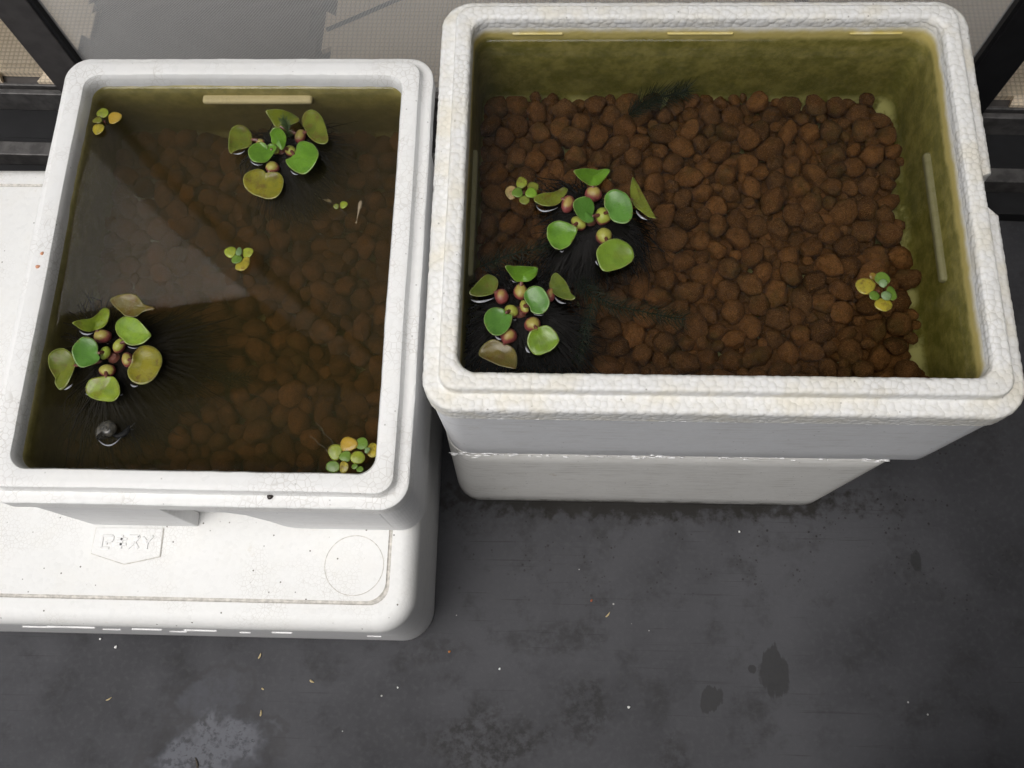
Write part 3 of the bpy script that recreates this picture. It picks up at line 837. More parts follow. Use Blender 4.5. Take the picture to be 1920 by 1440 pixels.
HY = [
{'c': (-0.1907, 0.3362, 0.372), 'zw': 0.372, 'leaves': [((0.17, 0.2, 0.022), (-0.222, 0.3432, 0.378), [(-0.2223, 0.3454, 0.378), (-0.2257, 0.3542, 0.378), (-0.2321, 0.3597, 0.3783), (-0.2394, 0.3599, 0.3796), (-0.2452, 0.356, 0.381), (-0.2473, 0.348, 0.3822), (-0.2463, 0.3353, 0.3833), (-0.2449, 0.3251, 0.384), (-0.2416, 0.3211, 0.3838), (-0.2382, 0.3254, 0.3827), (-0.2315, 0.3297, 0.3811), (-0.2251, 0.3323, 0.3796), (-0.2223, 0.3385, 0.3785)]), ((0.15, 0.31, 0.03), (-0.1968, 0.3263, 0.384), [(-0.2001, 0.3279, 0.385), (-0.2031, 0.3317, 0.3858), (-0.209, 0.3342, 0.3876), (-0.2147, 0.3313, 0.3896), (-0.2188, 0.3259, 0.3913), (-0.2197, 0.319, 0.392), (-0.2176, 0.3117, 0.3917), (-0.2128, 0.3072, 0.3904), (-0.2067, 0.3068, 0.3884), (-0.2001, 0.3094, 0.386), (-0.195, 0.3177, 0.384), (-0.1911, 0.3263, 0.384), (-0.191, 0.3315, 0.384), (-0.1956, 0.3339, 0.384), (-0.2002, 0.3325, 0.3847)]), ((0.17, 0.2, 0.022), (-0.1902, 0.3582, 0.382), [(-0.2041, 0.369, 0.396), (-0.198, 0.3718, 0.3936), (-0.1873, 0.3748, 0.3885), (-0.1765, 0.3749, 0.382), (-0.1696, 0.3693, 0.382), (-0.1697, 0.3649, 0.382), (-0.1751, 0.361, 0.382), (-0.1853, 0.3571, 0.382), (-0.1944, 0.3561, 0.3835), (-0.1991, 0.3612, 0.389)]), ((0.17, 0.2, 0.022), (-0.1609, 0.3533, 0.378), [(-0.1622, 0.3566, 0.378), (-0.1663, 0.3643, 0.378), (-0.1671, 0.3721, 0.378), (-0.1634, 0.3799, 0.378), (-0.1559, 0.3819, 0.378), (-0.1476, 0.3774, 0.3785), (-0.1412, 0.367, 0.3791), (-0.1359, 0.3522, 0.3797), (-0.1337, 0.3411, 0.38), (-0.1378, 0.3359, 0.3798), (-0.1468, 0.3383, 0.3792), (-0.1564, 0.3464, 0.3784)]), ((0.15, 0.31, 0.03), (-0.1719, 0.3235, 0.38), [(-0.1698, 0.3281, 0.3806), (-0.1689, 0.3338, 0.3809), (-0.1652, 0.3381, 0.3819), (-0.1591, 0.3384, 0.3835), (-0.1494, 0.3328, 0.3859), (-0.1431, 0.3243, 0.3875), (-0.141, 0.3165, 0.388), (-0.1431, 0.3083, 0.3874), (-0.1484, 0.3007, 0.3859), (-0.1559, 0.2955, 0.3839), (-0.1642, 0.2978, 0.3817), (-0.1739, 0.3052, 0.38), (-0.1794, 0.3127, 0.38), (-0.1796, 0.3165, 0.38), (-0.1744, 0.3194, 0.38)]), ((0.27, 0.24, 0.022), (-0.1996, 0.3007, 0.375), [(-0.2019, 0.3006, 0.3751), (-0.2057, 0.3043, 0.3751), (-0.2135, 0.3063, 0.3753), (-0.2216, 0.3034, 0.3755), (-0.2261, 0.2968, 0.3758), (-0.2262, 0.2882, 0.376), (-0.2227, 0.2808, 0.376), (-0.2145, 0.2745, 0.3759), (-0.2056, 0.271, 0.3757), (-0.1969, 0.2683, 0.3755), (-0.1877, 0.2698, 0.3753), (-0.1819, 0.2773, 0.375), (-0.1808, 0.289, 0.375), (-0.1835, 0.2975, 0.375), (-0.1882, 0.3018, 0.375), (-0.1959, 0.302, 0.375)]), ((0.15, 0.31, 0.03), (-0.1857, 0.3268, 0.39), [(-0.193, 0.3315, 0.3994), (-0.1932, 0.3344, 0.4031), (-0.189, 0.3384, 0.406), (-0.1838, 0.34, 0.4053), (-0.1791, 0.3388, 0.4014), (-0.177, 0.3351, 0.3957), (-0.1783, 0.3306, 0.3909), (-0.181, 0.3226, 0.39), (-0.1843, 0.3226, 0.39), (-0.1882, 0.327, 0.3914), (-0.1929, 0.3279, 0.3949)])], 'bulbs': [((-0.1681, 0.3497, 0.375), 0.0069, 0.0098, -10, 0.6), ((-0.1773, 0.3305, 0.375), 0.0082, 0.0068, -35, 0.35), ((-0.1962, 0.3093, 0.375), 0.0091, 0.0074, -5, 0.5), ((-0.2136, 0.3421, 0.375), 0.006, 0.004, 0, 0.6), ((-0.1942, 0.331, 0.375), 0.006, 0.0046, -60, 0.2)], 'glints': [((-0.2437, 0.3277, 0.3726), (-0.2369, 0.3279, 0.3726), (-0.2307, 0.3313, 0.3726), 0.0035), ((-0.2235, 0.3198, 0.3726), (-0.217, 0.3139, 0.3726), (-0.2081, 0.3134, 0.3726), 0.0025), ((-0.1755, 0.3065, 0.3726), (-0.1713, 0.3022, 0.3726), (-0.1661, 0.3007, 0.3726), 0.0025)]},
{'c': (-0.3452, 0.0802, 0.372), 'zw': 0.372, 'leaves': [((0.17, 0.13, 0.025), (-0.3366, 0.1263, 0.373), [(-0.3571, 0.1443, 0.373), (-0.354, 0.1495, 0.373), (-0.3415, 0.1519, 0.3732), (-0.3294, 0.1506, 0.3735), (-0.3236, 0.1454, 0.3736), (-0.3189, 0.1402, 0.3737), (-0.3063, 0.1355, 0.374), (-0.3187, 0.1319, 0.3736), (-0.3256, 0.1257, 0.3733), (-0.3365, 0.126, 0.373), (-0.3432, 0.1309, 0.373), (-0.351, 0.137, 0.373)]), ((0.25, 0.33, 0.022), (-0.3623, 0.1073, 0.38), [(-0.3778, 0.1068, 0.4), (-0.3728, 0.1127, 0.3941), (-0.3672, 0.1175, 0.3875), (-0.364, 0.123, 0.3841), (-0.3614, 0.1292, 0.3816), (-0.3578, 0.1327, 0.38), (-0.3532, 0.131, 0.38), (-0.3513, 0.1258, 0.38), (-0.3524, 0.1176, 0.38), (-0.3561, 0.1104, 0.38), (-0.3641, 0.106, 0.382), (-0.3674, 0.1029, 0.3859), (-0.3721, 0.1025, 0.3919), (-0.3757, 0.1045, 0.3969)]), ((0.24, 0.37, 0.04), (-0.3304, 0.0945, 0.38), [(-0.3322, 0.0965, 0.38), (-0.3394, 0.1025, 0.38), (-0.3431, 0.1106, 0.38), (-0.3418, 0.1177, 0.38), (-0.3351, 0.1218, 0.3814), (-0.3277, 0.1216, 0.3828), (-0.3177, 0.1173, 0.3843), (-0.3083, 0.1088, 0.3854), (-0.3016, 0.1011, 0.386), (-0.3026, 0.0968, 0.3855), (-0.3092, 0.0913, 0.3838), (-0.3193, 0.0895, 0.3817), (-0.3269, 0.0914, 0.3804)]), ((0.115, 0.27, 0.045), (-0.3533, 0.079, 0.386), [(-0.3542, 0.0809, 0.3862), (-0.3549, 0.0859, 0.3862), (-0.3584, 0.0921, 0.3869), (-0.3649, 0.0954, 0.3884), (-0.3715, 0.0942, 0.3901), (-0.3764, 0.0877, 0.3915), (-0.3776, 0.0785, 0.392), (-0.3751, 0.0698, 0.3916), (-0.3706, 0.0633, 0.3907), (-0.3645, 0.0615, 0.3892), (-0.3581, 0.0641, 0.3876), (-0.353, 0.0691, 0.3862), (-0.3509, 0.0741, 0.386), (-0.3527, 0.0768, 0.386)]), ((0.17, 0.2, 0.022), (-0.3817, 0.0683, 0.376), [(-0.3817, 0.0683, 0.376), (-0.386, 0.0792, 0.376), (-0.3923, 0.0852, 0.376), (-0.4005, 0.0876, 0.376), (-0.4077, 0.085, 0.376), (-0.4119, 0.078, 0.3758), (-0.4097, 0.0681, 0.3755), (-0.4043, 0.0593, 0.3753), (-0.4, 0.0534, 0.3752), (-0.3995, 0.0476, 0.3751), (-0.3947, 0.0418, 0.375), (-0.39, 0.0428, 0.3751), (-0.3855, 0.0506, 0.3754), (-0.3823, 0.0604, 0.3758)]), ((0.25, 0.33, 0.022), (-0.3432, 0.0549, 0.382), [(-0.3472, 0.0547, 0.3814), (-0.3562, 0.0534, 0.3799), (-0.362, 0.0499, 0.3784), (-0.3649, 0.0426, 0.3768), (-0.3627, 0.036, 0.376), (-0.3541, 0.0311, 0.3764), (-0.3438, 0.029, 0.3776), (-0.3326, 0.0282, 0.3791), (-0.3269, 0.0313, 0.3804), (-0.3255, 0.0386, 0.3819), (-0.3287, 0.0472, 0.382), (-0.3345, 0.054, 0.382), (-0.3403, 0.0546, 0.382)]), ((0.27, 0.24, 0.022), (-0.3184, 0.0726, 0.38), [(-0.3183, 0.0746, 0.38), (-0.3179, 0.0816, 0.3799), (-0.3144, 0.0888, 0.3796), (-0.3063, 0.0908, 0.3791), (-0.2975, 0.0884, 0.3785), (-0.2905, 0.0816, 0.3781), (-0.2877, 0.0717, 0.378), (-0.2892, 0.0628, 0.3781), (-0.2942, 0.0527, 0.3785), (-0.3026, 0.0475, 0.3791), (-0.3119, 0.0482, 0.3797), (-0.3188, 0.0539, 0.38), (-0.3219, 0.0617, 0.38), (-0.3196, 0.0692, 0.38)])], 'bulbs': [((-0.358, 0.1022, 0.375), 0.0104, 0.0081, 8, 0.6), ((-0.338, 0.0917, 0.375), 0.0069, 0.0097, -25, 0.3), ((-0.3516, 0.0835, 0.375), 0.0063, 0.0082, 0, 0.05), ((-0.3268, 0.0758, 0.375), 0.0065, 0.0099, 15, 0.6), ((-0.3464, 0.0636, 0.375), 0.0101, 0.0078, 0, 0.5)], 'glints': [((-0.3857, 0.1094, 0.3726), (-0.3781, 0.1049, 0.3726), (-0.3696, 0.1065, 0.3726), 0.003), ((-0.3902, 0.0421, 0.3726), (-0.3859, 0.0446, 0.3726), (-0.3823, 0.0486, 0.3726), 0.0035), ((-0.3667, 0.0385, 0.3726), (-0.3636, 0.0371, 0.3726), (-0.3611, 0.039, 0.3726), 0.002), ((-0.3205, 0.0499, 0.3726), (-0.3167, 0.047, 0.3726), (-0.3121, 0.0476, 0.3726), 0.003), ((-0.3305, 0.0922, 0.3726), (-0.3252, 0.0898, 0.3726), (-0.3185, 0.0898, 0.3726), 0.002), ((-0.3299, 0.037, 0.3726), (-0.328, 0.0371, 0.3726), (-0.3268, 0.0385, 0.3726), 0.002)]},
{'c': (0.1602, 0.211, 0.44), 'zw': 0.44, 'leaves': [((0.15, 0.31, 0.03), (0.1625, 0.2436, 0.45), [(0.1424, 0.2484, 0.47), (0.1501, 0.2533, 0.4661), (0.1612, 0.2577, 0.4591), (0.1677, 0.2594, 0.4546), (0.1753, 0.2634, 0.4506), (0.1798, 0.2623, 0.45), (0.1793, 0.2586, 0.45), (0.1743, 0.2514, 0.45), (0.1679, 0.2442, 0.45), (0.1597, 0.2422, 0.4515), (0.1531, 0.2428, 0.4574), (0.1466, 0.2448, 0.4642)]), ((0.17, 0.2, 0.022), (0.131, 0.2309, 0.446), [(0.1026, 0.2263, 0.452), (0.1047, 0.2307, 0.4515), (0.111, 0.234, 0.4502), (0.1201, 0.2357, 0.4482), (0.1273, 0.2397, 0.4467), (0.1318, 0.243, 0.446), (0.1364, 0.2422, 0.446), (0.1364, 0.2381, 0.446), (0.1328, 0.2319, 0.446), (0.1297, 0.2266, 0.4463), (0.1238, 0.2218, 0.4476), (0.1166, 0.2196, 0.4491), (0.1085, 0.221, 0.4508), (0.1039, 0.2234, 0.4517)]), ((0.115, 0.27, 0.045), (0.1618, 0.2076, 0.452), [(0.1421, 0.2104, 0.4666), (0.1429, 0.2146, 0.468), (0.1465, 0.2188, 0.4676), (0.1537, 0.2222, 0.4643), (0.1592, 0.2227, 0.4608), (0.1629, 0.2199, 0.457), (0.1639, 0.2154, 0.4542), (0.1624, 0.2086, 0.452), (0.1631, 0.2026, 0.452), (0.1595, 0.1996, 0.452), (0.1541, 0.2002, 0.4537), (0.1477, 0.2026, 0.4591), (0.144, 0.2063, 0.4634)]), ((0.115, 0.27, 0.045), (0.1768, 0.2116, 0.454), [(0.1774, 0.2115, 0.4541), (0.1742, 0.2164, 0.4543), (0.1733, 0.2229, 0.4552), (0.1755, 0.2301, 0.4567), (0.1807, 0.2338, 0.4582), (0.1878, 0.2335, 0.4594), (0.1948, 0.2294, 0.46), (0.2, 0.2206, 0.4595), (0.2017, 0.2113, 0.4584), (0.2004, 0.2032, 0.4568), (0.1956, 0.1986, 0.4552), (0.1895, 0.1985, 0.4541), (0.1825, 0.2012, 0.454), (0.179, 0.2056, 0.454)]), ((0.17, 0.2, 0.022), (0.2023, 0.2303, 0.446), [(0.2041, 0.256, 0.446), (0.209, 0.2467, 0.446), (0.213, 0.2359, 0.4488), (0.218, 0.2183, 0.4567), (0.2228, 0.2023, 0.4643), (0.223, 0.1975, 0.466), (0.217, 0.2016, 0.4619), (0.2108, 0.2107, 0.4561), (0.2044, 0.2198, 0.4503), (0.2015, 0.2313, 0.446), (0.2005, 0.2405, 0.446), (0.2018, 0.2498, 0.446)]), ((0.15, 0.31, 0.03), (0.1426, 0.1965, 0.452), [(0.1404, 0.198, 0.4519), (0.1453, 0.1945, 0.452), (0.1467, 0.1916, 0.452), (0.1436, 0.1842, 0.451), (0.1392, 0.1768, 0.4499), (0.1331, 0.1729, 0.4489), (0.1269, 0.1719, 0.4482), (0.1215, 0.1757, 0.448), (0.117, 0.1844, 0.4483), (0.1162, 0.1901, 0.4487), (0.1177, 0.1976, 0.4496), (0.1222, 0.2017, 0.4504), (0.1284, 0.203, 0.4511), (0.1355, 0.2011, 0.4517)]), ((0.19, 0.3, 0.035), (0.1764, 0.181, 0.45), [(0.1742, 0.1795, 0.45), (0.1808, 0.1827, 0.4497), (0.1889, 0.1836, 0.449), (0.196, 0.1807, 0.4481), (0.2013, 0.1739, 0.447), (0.2032, 0.1665, 0.4462), (0.2002, 0.1597, 0.446), (0.1922, 0.1542, 0.4463), (0.1825, 0.1504, 0.447), (0.1745, 0.1486, 0.4476), (0.1701, 0.1516, 0.4483), (0.1666, 0.1608, 0.4494), (0.1657, 0.1682, 0.45), (0.1684, 0.1741, 0.45)])], 'bulbs': [((0.1633, 0.2379, 0.443), 0.0104, 0.0091, 0, 0.7), ((0.1374, 0.226, 0.443), 0.0073, 0.0113, -20, 0.75), ((0.1483, 0.2045, 0.443), 0.0101, 0.0073, -40, 0.3), ((0.1727, 0.213, 0.443), 0.0088, 0.0106, 0, 0.2), ((0.1738, 0.1903, 0.443), 0.0095, 0.0098, 0, 0.4)], 'glints': [((0.1052, 0.2251, 0.4406), (0.113, 0.219, 0.4406), (0.1271, 0.2232, 0.4406), 0.003), ((0.2068, 0.2212, 0.4406), (0.2107, 0.2141, 0.4406), (0.2182, 0.2096, 0.4406), 0.004), ((0.1658, 0.164, 0.4406), (0.1662, 0.1616, 0.4406), (0.168, 0.1586, 0.4406), 0.0025), ((0.1297, 0.175, 0.4406), (0.1315, 0.1733, 0.4406), (0.1337, 0.175, 0.4406), 0.002)]},
{'c': (0.0905, 0.1093, 0.44), 'zw': 0.44, 'leaves': [((0.15, 0.31, 0.03), (0.0919, 0.136, 0.45), [(0.0766, 0.143, 0.468), (0.0853, 0.1464, 0.4628), (0.0959, 0.1491, 0.4555), (0.1063, 0.1517, 0.45), (0.1076, 0.1471, 0.45), (0.1052, 0.1416, 0.45), (0.0994, 0.1365, 0.45), (0.0919, 0.1355, 0.45), (0.0869, 0.1345, 0.4532), (0.082, 0.1372, 0.4592)]), ((0.13, 0.17, 0.025), (0.0659, 0.1265, 0.446), [(0.041, 0.1236, 0.45), (0.0441, 0.1294, 0.4494), (0.0505, 0.1382, 0.4483), (0.0561, 0.1442, 0.4474), (0.062, 0.1453, 0.4464), (0.0672, 0.1412, 0.446), (0.0686, 0.1357, 0.446), (0.0671, 0.1293, 0.446), (0.0634, 0.1245, 0.4464), (0.0569, 0.1212, 0.4475), (0.0494, 0.1202, 0.4487), (0.0428, 0.121, 0.4497)]), ((0.13, 0.17, 0.025), (0.1213, 0.128, 0.446), [(0.1204, 0.1399, 0.446), (0.122, 0.1454, 0.446), (0.1262, 0.1477, 0.4463), (0.1313, 0.1422, 0.4491), (0.1362, 0.1325, 0.4525), (0.1404, 0.1222, 0.4555), (0.1444, 0.1166, 0.458), (0.142, 0.1138, 0.4571), (0.1355, 0.1156, 0.4539), (0.1272, 0.1211, 0.4494), (0.1213, 0.128, 0.446), (0.1192, 0.1344, 0.446)]), ((0.115, 0.27, 0.045), (0.0996, 0.1085, 0.456), [(0.0981, 0.1098, 0.456), (0.0953, 0.1149, 0.4567), (0.0952, 0.1198, 0.4578), (0.0989, 0.1249, 0.4597), (0.1055, 0.1263, 0.4613), (0.1122, 0.1235, 0.462), (0.1172, 0.1167, 0.4614), (0.1196, 0.11, 0.4603), (0.1182, 0.1045, 0.4587), (0.1141, 0.1003, 0.4569), (0.1084, 0.0993, 0.456), (0.1026, 0.1014, 0.456), (0.1007, 0.1063, 0.456)]), ((0.115, 0.27, 0.045), (0.0777, 0.1024, 0.452), [(0.076, 0.1042, 0.452), (0.0726, 0.1064, 0.452), (0.0667, 0.1073, 0.4523), (0.061, 0.1049, 0.453), (0.0572, 0.0986, 0.4541), (0.0568, 0.0912, 0.455), (0.0602, 0.083, 0.4557), (0.0653, 0.0776, 0.456), (0.0711, 0.077, 0.4556), (0.0767, 0.08, 0.4548), (0.0814, 0.0867, 0.4536), (0.0836, 0.0951, 0.4524), (0.0827, 0.0998, 0.452), (0.0785, 0.1013, 0.4521)]), ((0.2, 0.32, 0.035), (0.1073, 0.0871, 0.45), [(0.1057, 0.0854, 0.4498), (0.1118, 0.0891, 0.45), (0.1184, 0.0892, 0.45), (0.125, 0.0844, 0.4494), (0.1291, 0.0778, 0.4484), (0.1284, 0.0728, 0.4476), (0.1236, 0.0669, 0.4468), (0.1171, 0.0635, 0.4463), (0.1089, 0.0611, 0.446), (0.1039, 0.0633, 0.4464), (0.0997, 0.0691, 0.4473), (0.0986, 0.0757, 0.4483), (0.1012, 0.0824, 0.4493)]), ((0.17, 0.13, 0.025), (0.0763, 0.0738, 0.441), [(0.0755, 0.0742, 0.4409), (0.0687, 0.0775, 0.4403), (0.062, 0.0773, 0.4396), (0.0546, 0.0718, 0.4386), (0.0512, 0.0657, 0.438), (0.0533, 0.0613, 0.4381), (0.0618, 0.0568, 0.4388), (0.0736, 0.0513, 0.4399), (0.0852, 0.0485, 0.441), (0.0881, 0.0494, 0.441), (0.0889, 0.059, 0.441), (0.0864, 0.0677, 0.441), (0.0813, 0.0725, 0.441)])], 'bulbs': [((0.0724, 0.1231, 0.443), 0.0078, 0.0092, 0, 0.8), ((0.0909, 0.1283, 0.443), 0.0081, 0.0094, 0, 0.6), ((0.0822, 0.1075, 0.443), 0.0087, 0.0073, -30, 0.3), ((0.1034, 0.0938, 0.443), 0.0093, 0.0088, 0, 0.6), ((0.0803, 0.0819, 0.443), 0.0096, 0.0089, 0, 0.75), ((0.1206, 0.1252, 0.443), 0.0052, 0.0077, 0, 0.8), ((0.0947, 0.1122, 0.443), 0.0052, 0.0084, 10, 0.4)], 'glints': [((0.0412, 0.1208, 0.4406), (0.0515, 0.1182, 0.4406), (0.0649, 0.1225, 0.4406), 0.004), ((0.1252, 0.1244, 0.4406), (0.1291, 0.119, 0.4406), (0.1362, 0.1172, 0.4406), 0.0035), ((0.0669, 0.0823, 0.4406), (0.0703, 0.0792, 0.4406), (0.0737, 0.079, 0.4406), 0.0035), ((0.0971, 0.0715, 0.4406), (0.0988, 0.0671, 0.4406), (0.1014, 0.065, 0.4406), 0.0035), ((0.084, 0.0999, 0.4406), (0.0857, 0.0989, 0.4406), (0.0874, 0.1, 0.4406), 0.002), ((0.0822, 0.1415, 0.4406), (0.0835, 0.1401, 0.4406), (0.0861, 0.1394, 0.4406), 0.002), ((0.104, 0.1056, 0.4406), (0.1091, 0.1043, 0.4406), (0.1141, 0.1048, 0.4406), 0.002)]}]
LAB = ['water hyacinth by the rear wall of the smaller tank, one big yellowed leaf in front',
       'water hyacinth at the left wall of the smaller tank, beside the floating snail',
       'water hyacinth in the left middle of the large tank, next to a tiny floating rosette',
       'water hyacinth in the near left corner of the large tank, one leaf browned']
for i, P in enumerate(HY):
    c = P['c']
    h = empty('water_hyacinth', c, LAB[i], 'water plant', 'water hyacinths floating in the tanks')
    cen = np.array((c[0], c[1], P['zw'] - .012))
    bl = P['bulbs']
    for j, (bc, rx, ry, ang, red) in enumerate(bl):
        nl = min((l[1] for l in P['leaves']), key=lambda b: (bc[0] - b[0]) ** 2 + (bc[1] - b[1]) ** 2)
        dv = np.array(nl[:2]) - np.array(bc[:2]); dl = np.linalg.norm(dv)
        bulb(bc, rx, ry, ang, red, h, i * 10 + j, dv / dl if .002 < dl < .03 else None)
    for j, (col, base, ol) in enumerate(P['leaves']):
        lf = blade('leaf', ol, base, col, h, cup=.0022 if len(ol) > 11 else .0016, curl=.003, seed=i * 13 + j, rough=.0)
        # petiole from the nearest bulb, or from the crown, to the base of the blade
        nb = min(bl, key=lambda b: (b[0][0] - base[0]) ** 2 + (b[0][1] - base[1]) ** 2)
        st = np.array(nb[0]) if math.hypot(nb[0][0] - base[0], nb[0][1] - base[1]) < .028 else cen
        b3 = np.array(base); inn = np.array(np.mean(ol, 0)); tip = b3 + (inn - b3) * .12 - (0, 0, .0012)
        mid = (st + b3) / 2 + np.array((0, 0, .001))
        mesh('petiole', *tube([tuple(st), tuple(mid), tuple(b3 - (0, 0, .0008)), tuple(tip)], [.0024, .0020, .0017, .0008], 7), stemm, h)
    for q0, q1, q2, w in P['glints']:
        film(q0, q1, q2, w, h)
    mesh('crown', *tube([(c[0], c[1], P['zw'] - .02), (c[0], c[1], P['zw'] - .008), (c[0], c[1], P['zw'] - .001)], [.006, .010, .004], 10), stemm, h)
    roots(h, c, P['zw'], (.066, .098, .074, .082)[i], .074, (2300, 4200, 2600, 3000)[i], 50 + i)

# small floating rosettes
FR = [
{'zw': 0.372, 'leaves': [((-0.4042, 0.3804, 0.3735), 0.0064, 0.0056, 30, (0.33, 0.38, 0.04)), ((-0.3893, 0.3738, 0.3744), 0.0077, 0.0071, 0, (0.48, 0.31, 0.04)), ((-0.4045, 0.3584, 0.3753), 0.0065, 0.0066, 45, (0.45, 0.36, 0.04)), ((-0.4066, 0.3695, 0.3762), 0.0053, 0.0046, 0, (0.2, 0.22, 0.03))], 'roots': []},
{'zw': 0.372, 'leaves': [((-0.2312, 0.2026, 0.3735), 0.0059, 0.0061, 20, (0.33, 0.38, 0.04)), ((-0.2126, 0.2017, 0.3744), 0.0059, 0.0058, 0, (0.33, 0.38, 0.04)), ((-0.2156, 0.1883, 0.3753), 0.0063, 0.0089, -35, (0.45, 0.36, 0.04)), ((-0.2226, 0.194, 0.3762), 0.0055, 0.0054, 0, (0.16, 0.27, 0.04)), ((-0.221, 0.2017, 0.3771), 0.0031, 0.005, 0, (0.2, 0.3, 0.13))], 'roots': []},
{'zw': 0.372, 'leaves': [((-0.1186, 0.26, 0.3735), 0.0031, 0.003, 0, (0.2, 0.22, 0.03)), ((-0.1111, 0.2617, 0.3744), 0.0041, 0.0041, 0, (0.33, 0.38, 0.04))], 'roots': [((-0.1158, 0.2606, 0.37), (-0.1129, 0.2579, 0.369)), ((-0.1126, 0.2574, 0.37), (-0.1086, 0.2536, 0.369)), ((-0.1084, 0.2531, 0.37), (-0.1044, 0.2488, 0.369))]},
{'zw': 0.372, 'leaves': [((-0.0963, -0.0208, 0.3735), 0.0066, 0.0077, 0, (0.33, 0.38, 0.04)), ((-0.083, -0.0134, 0.3744), 0.0084, 0.0073, 0, (0.48, 0.31, 0.04)), ((-0.0701, -0.0124, 0.3753), 0.0062, 0.0061, 0, (0.16, 0.27, 0.04)), ((-0.0581, -0.0192, 0.3762), 0.0057, 0.0072, 0, (0.45, 0.36, 0.04)), ((-0.0846, -0.0261, 0.3771), 0.0057, 0.0053, 0, (0.16, 0.27, 0.04)), ((-0.0728, -0.0271, 0.378), 0.0068, 0.0062, 0, (0.33, 0.38, 0.04)), ((-0.096, -0.0371, 0.3789), 0.0068, 0.0055, 0, (0.16, 0.27, 0.04)), ((-0.085, -0.0373, 0.3798), 0.0045, 0.0057, 0, (0.45, 0.36, 0.04)), ((-0.0742, -0.0369, 0.3807), 0.0031, 0.0027, 0, (0.16, 0.27, 0.04)), ((-0.0684, -0.0399, 0.3816), 0.0034, 0.003, 0, (0.16, 0.27, 0.04)), ((-0.0623, -0.0206, 0.3825), 0.0022, 0.0032, -30, (0.2, 0.3, 0.13))], 'roots': [((-0.099, -0.0139, 0.37), (-0.111, -0.0006, 0.369)), ((-0.1107, -0.0009, 0.37), (-0.1204, 0.0111, 0.369)), ((-0.1043, -0.0215, 0.37), (-0.1161, -0.0111, 0.369)), ((-0.1158, -0.0113, 0.37), (-0.126, -0.0032, 0.369))]},
{'zw': 0.44, 'leaves': [((0.0794, 0.2399, 0.4415), 0.0055, 0.007, 0, (0.4, 0.28, 0.12)), ((0.0895, 0.2501, 0.4424), 0.0052, 0.0062, 0, (0.33, 0.38, 0.04)), ((0.1008, 0.2446, 0.4433), 0.0055, 0.006, 0, (0.2, 0.22, 0.03)), ((0.0929, 0.2299, 0.4442), 0.005, 0.0053, 0, (0.24, 0.27, 0.05)), ((0.0861, 0.2378, 0.4451), 0.0053, 0.0054, 0, (0.16, 0.27, 0.04)), ((0.0993, 0.2371, 0.446), 0.0056, 0.0053, 20, (0.25, 0.42, 0.04))], 'roots': []},
{'zw': 0.44, 'leaves': [((0.438, 0.1481, 0.4415), 0.0039, 0.0034, 0, (0.26, 0.17, 0.03)), ((0.4298, 0.1376, 0.4424), 0.0086, 0.0079, -10, (0.45, 0.36, 0.04)), ((0.4456, 0.1449, 0.4433), 0.0067, 0.0067, 0, (0.16, 0.27, 0.04)), ((0.4437, 0.1181, 0.4442), 0.0077, 0.0068, 0, (0.45, 0.36, 0.04)), ((0.4515, 0.129, 0.4451), 0.0051, 0.0071, 0, (0.16, 0.27, 0.04)), ((0.4358, 0.1266, 0.446), 0.0049, 0.0045, 0, (0.16, 0.27, 0.04)), ((0.4461, 0.1259, 0.4469), 0.0047, 0.0042, -35, (0.2, 0.3, 0.13)), ((0.444, 0.1381, 0.4478), 0.0036, 0.004, 0, (0.2, 0.3, 0.13))], 'roots': []}]
FLAB = ['small yellow floating rosette in the rear left corner of the smaller tank',
        'small yellow and green floating rosette in the middle of the smaller tank',
        'tiny two leaved floating seedling beside the fish fry',
        'cluster of green and yellow floating leaves in the smaller tank near right corner',
        'small green floating rosette touching the hyacinth in the middle of the large tank',
        'small yellow and green floating rosette near the right wall of the large tank']
rootw = plain('pale_root', (.12, .10, .065), .6, .3, .2, 200)
for i, P in enumerate(FR):
    cx = np.mean([l[0] for l in P['leaves']], 0)
    h = empty('floating_rosette', (round(float(cx[0]), 4), round(float(cx[1]), 4), P['zw']), FLAB[i], 'water plant', 'small floating rosettes')
    hc = np.array((h.location.x, h.location.y, P['zw']))
    for j, (c, rx, ry, ang, col) in enumerate(P['leaves']):
        a = R(ang); n = 14; ol = []
        d = np.array(c)[:2] - hc[:2]; bd = math.atan2(-d[1], -d[0])
        for k in range(n):
            w = 2 * math.pi * k / n
            f = 1 - .16 * max(0, math.cos(w - bd + a)) ** 4 + .12 * max(0, -math.cos(w - bd + a)) ** 10 + .04 * math.sin(3 * w + j)
            x, y = math.cos(w) * rx * f * 1.1, math.sin(w) * ry * f * 1.1
            ol.append((c[0] + x * math.cos(a) - y * math.sin(a), c[1] + x * math.sin(a) + y * math.cos(a), c[2] + .0008 * math.sin(w + j)))
        base = np.array(c) + (hc - np.array(c)) * min(1, .9 * min(rx, ry) / (np.linalg.norm(hc - np.array(c)) + 1e-6))
        blade('leaf', ol, base, col, h, cup=-.0007, thick=.0008, per=3, rings=4, seed=i * 31 + j)
    for r0, r1 in P['roots']:
        a, b = np.array(r0), np.array(r1); m = (a + b) / 2 + (b - a)[[1, 0, 2]] * np.array((.1, -.1, 0))
        mesh('root', *tube([tuple(a), tuple(m), tuple(b)], [.00025, .0002, .0002], 5), rootw, h)
    mesh('stem', *tube([tuple(hc - (0, 0, .006)), tuple(hc + (0, 0, .0005))], [.0008, .0016], 6), stemm, h)

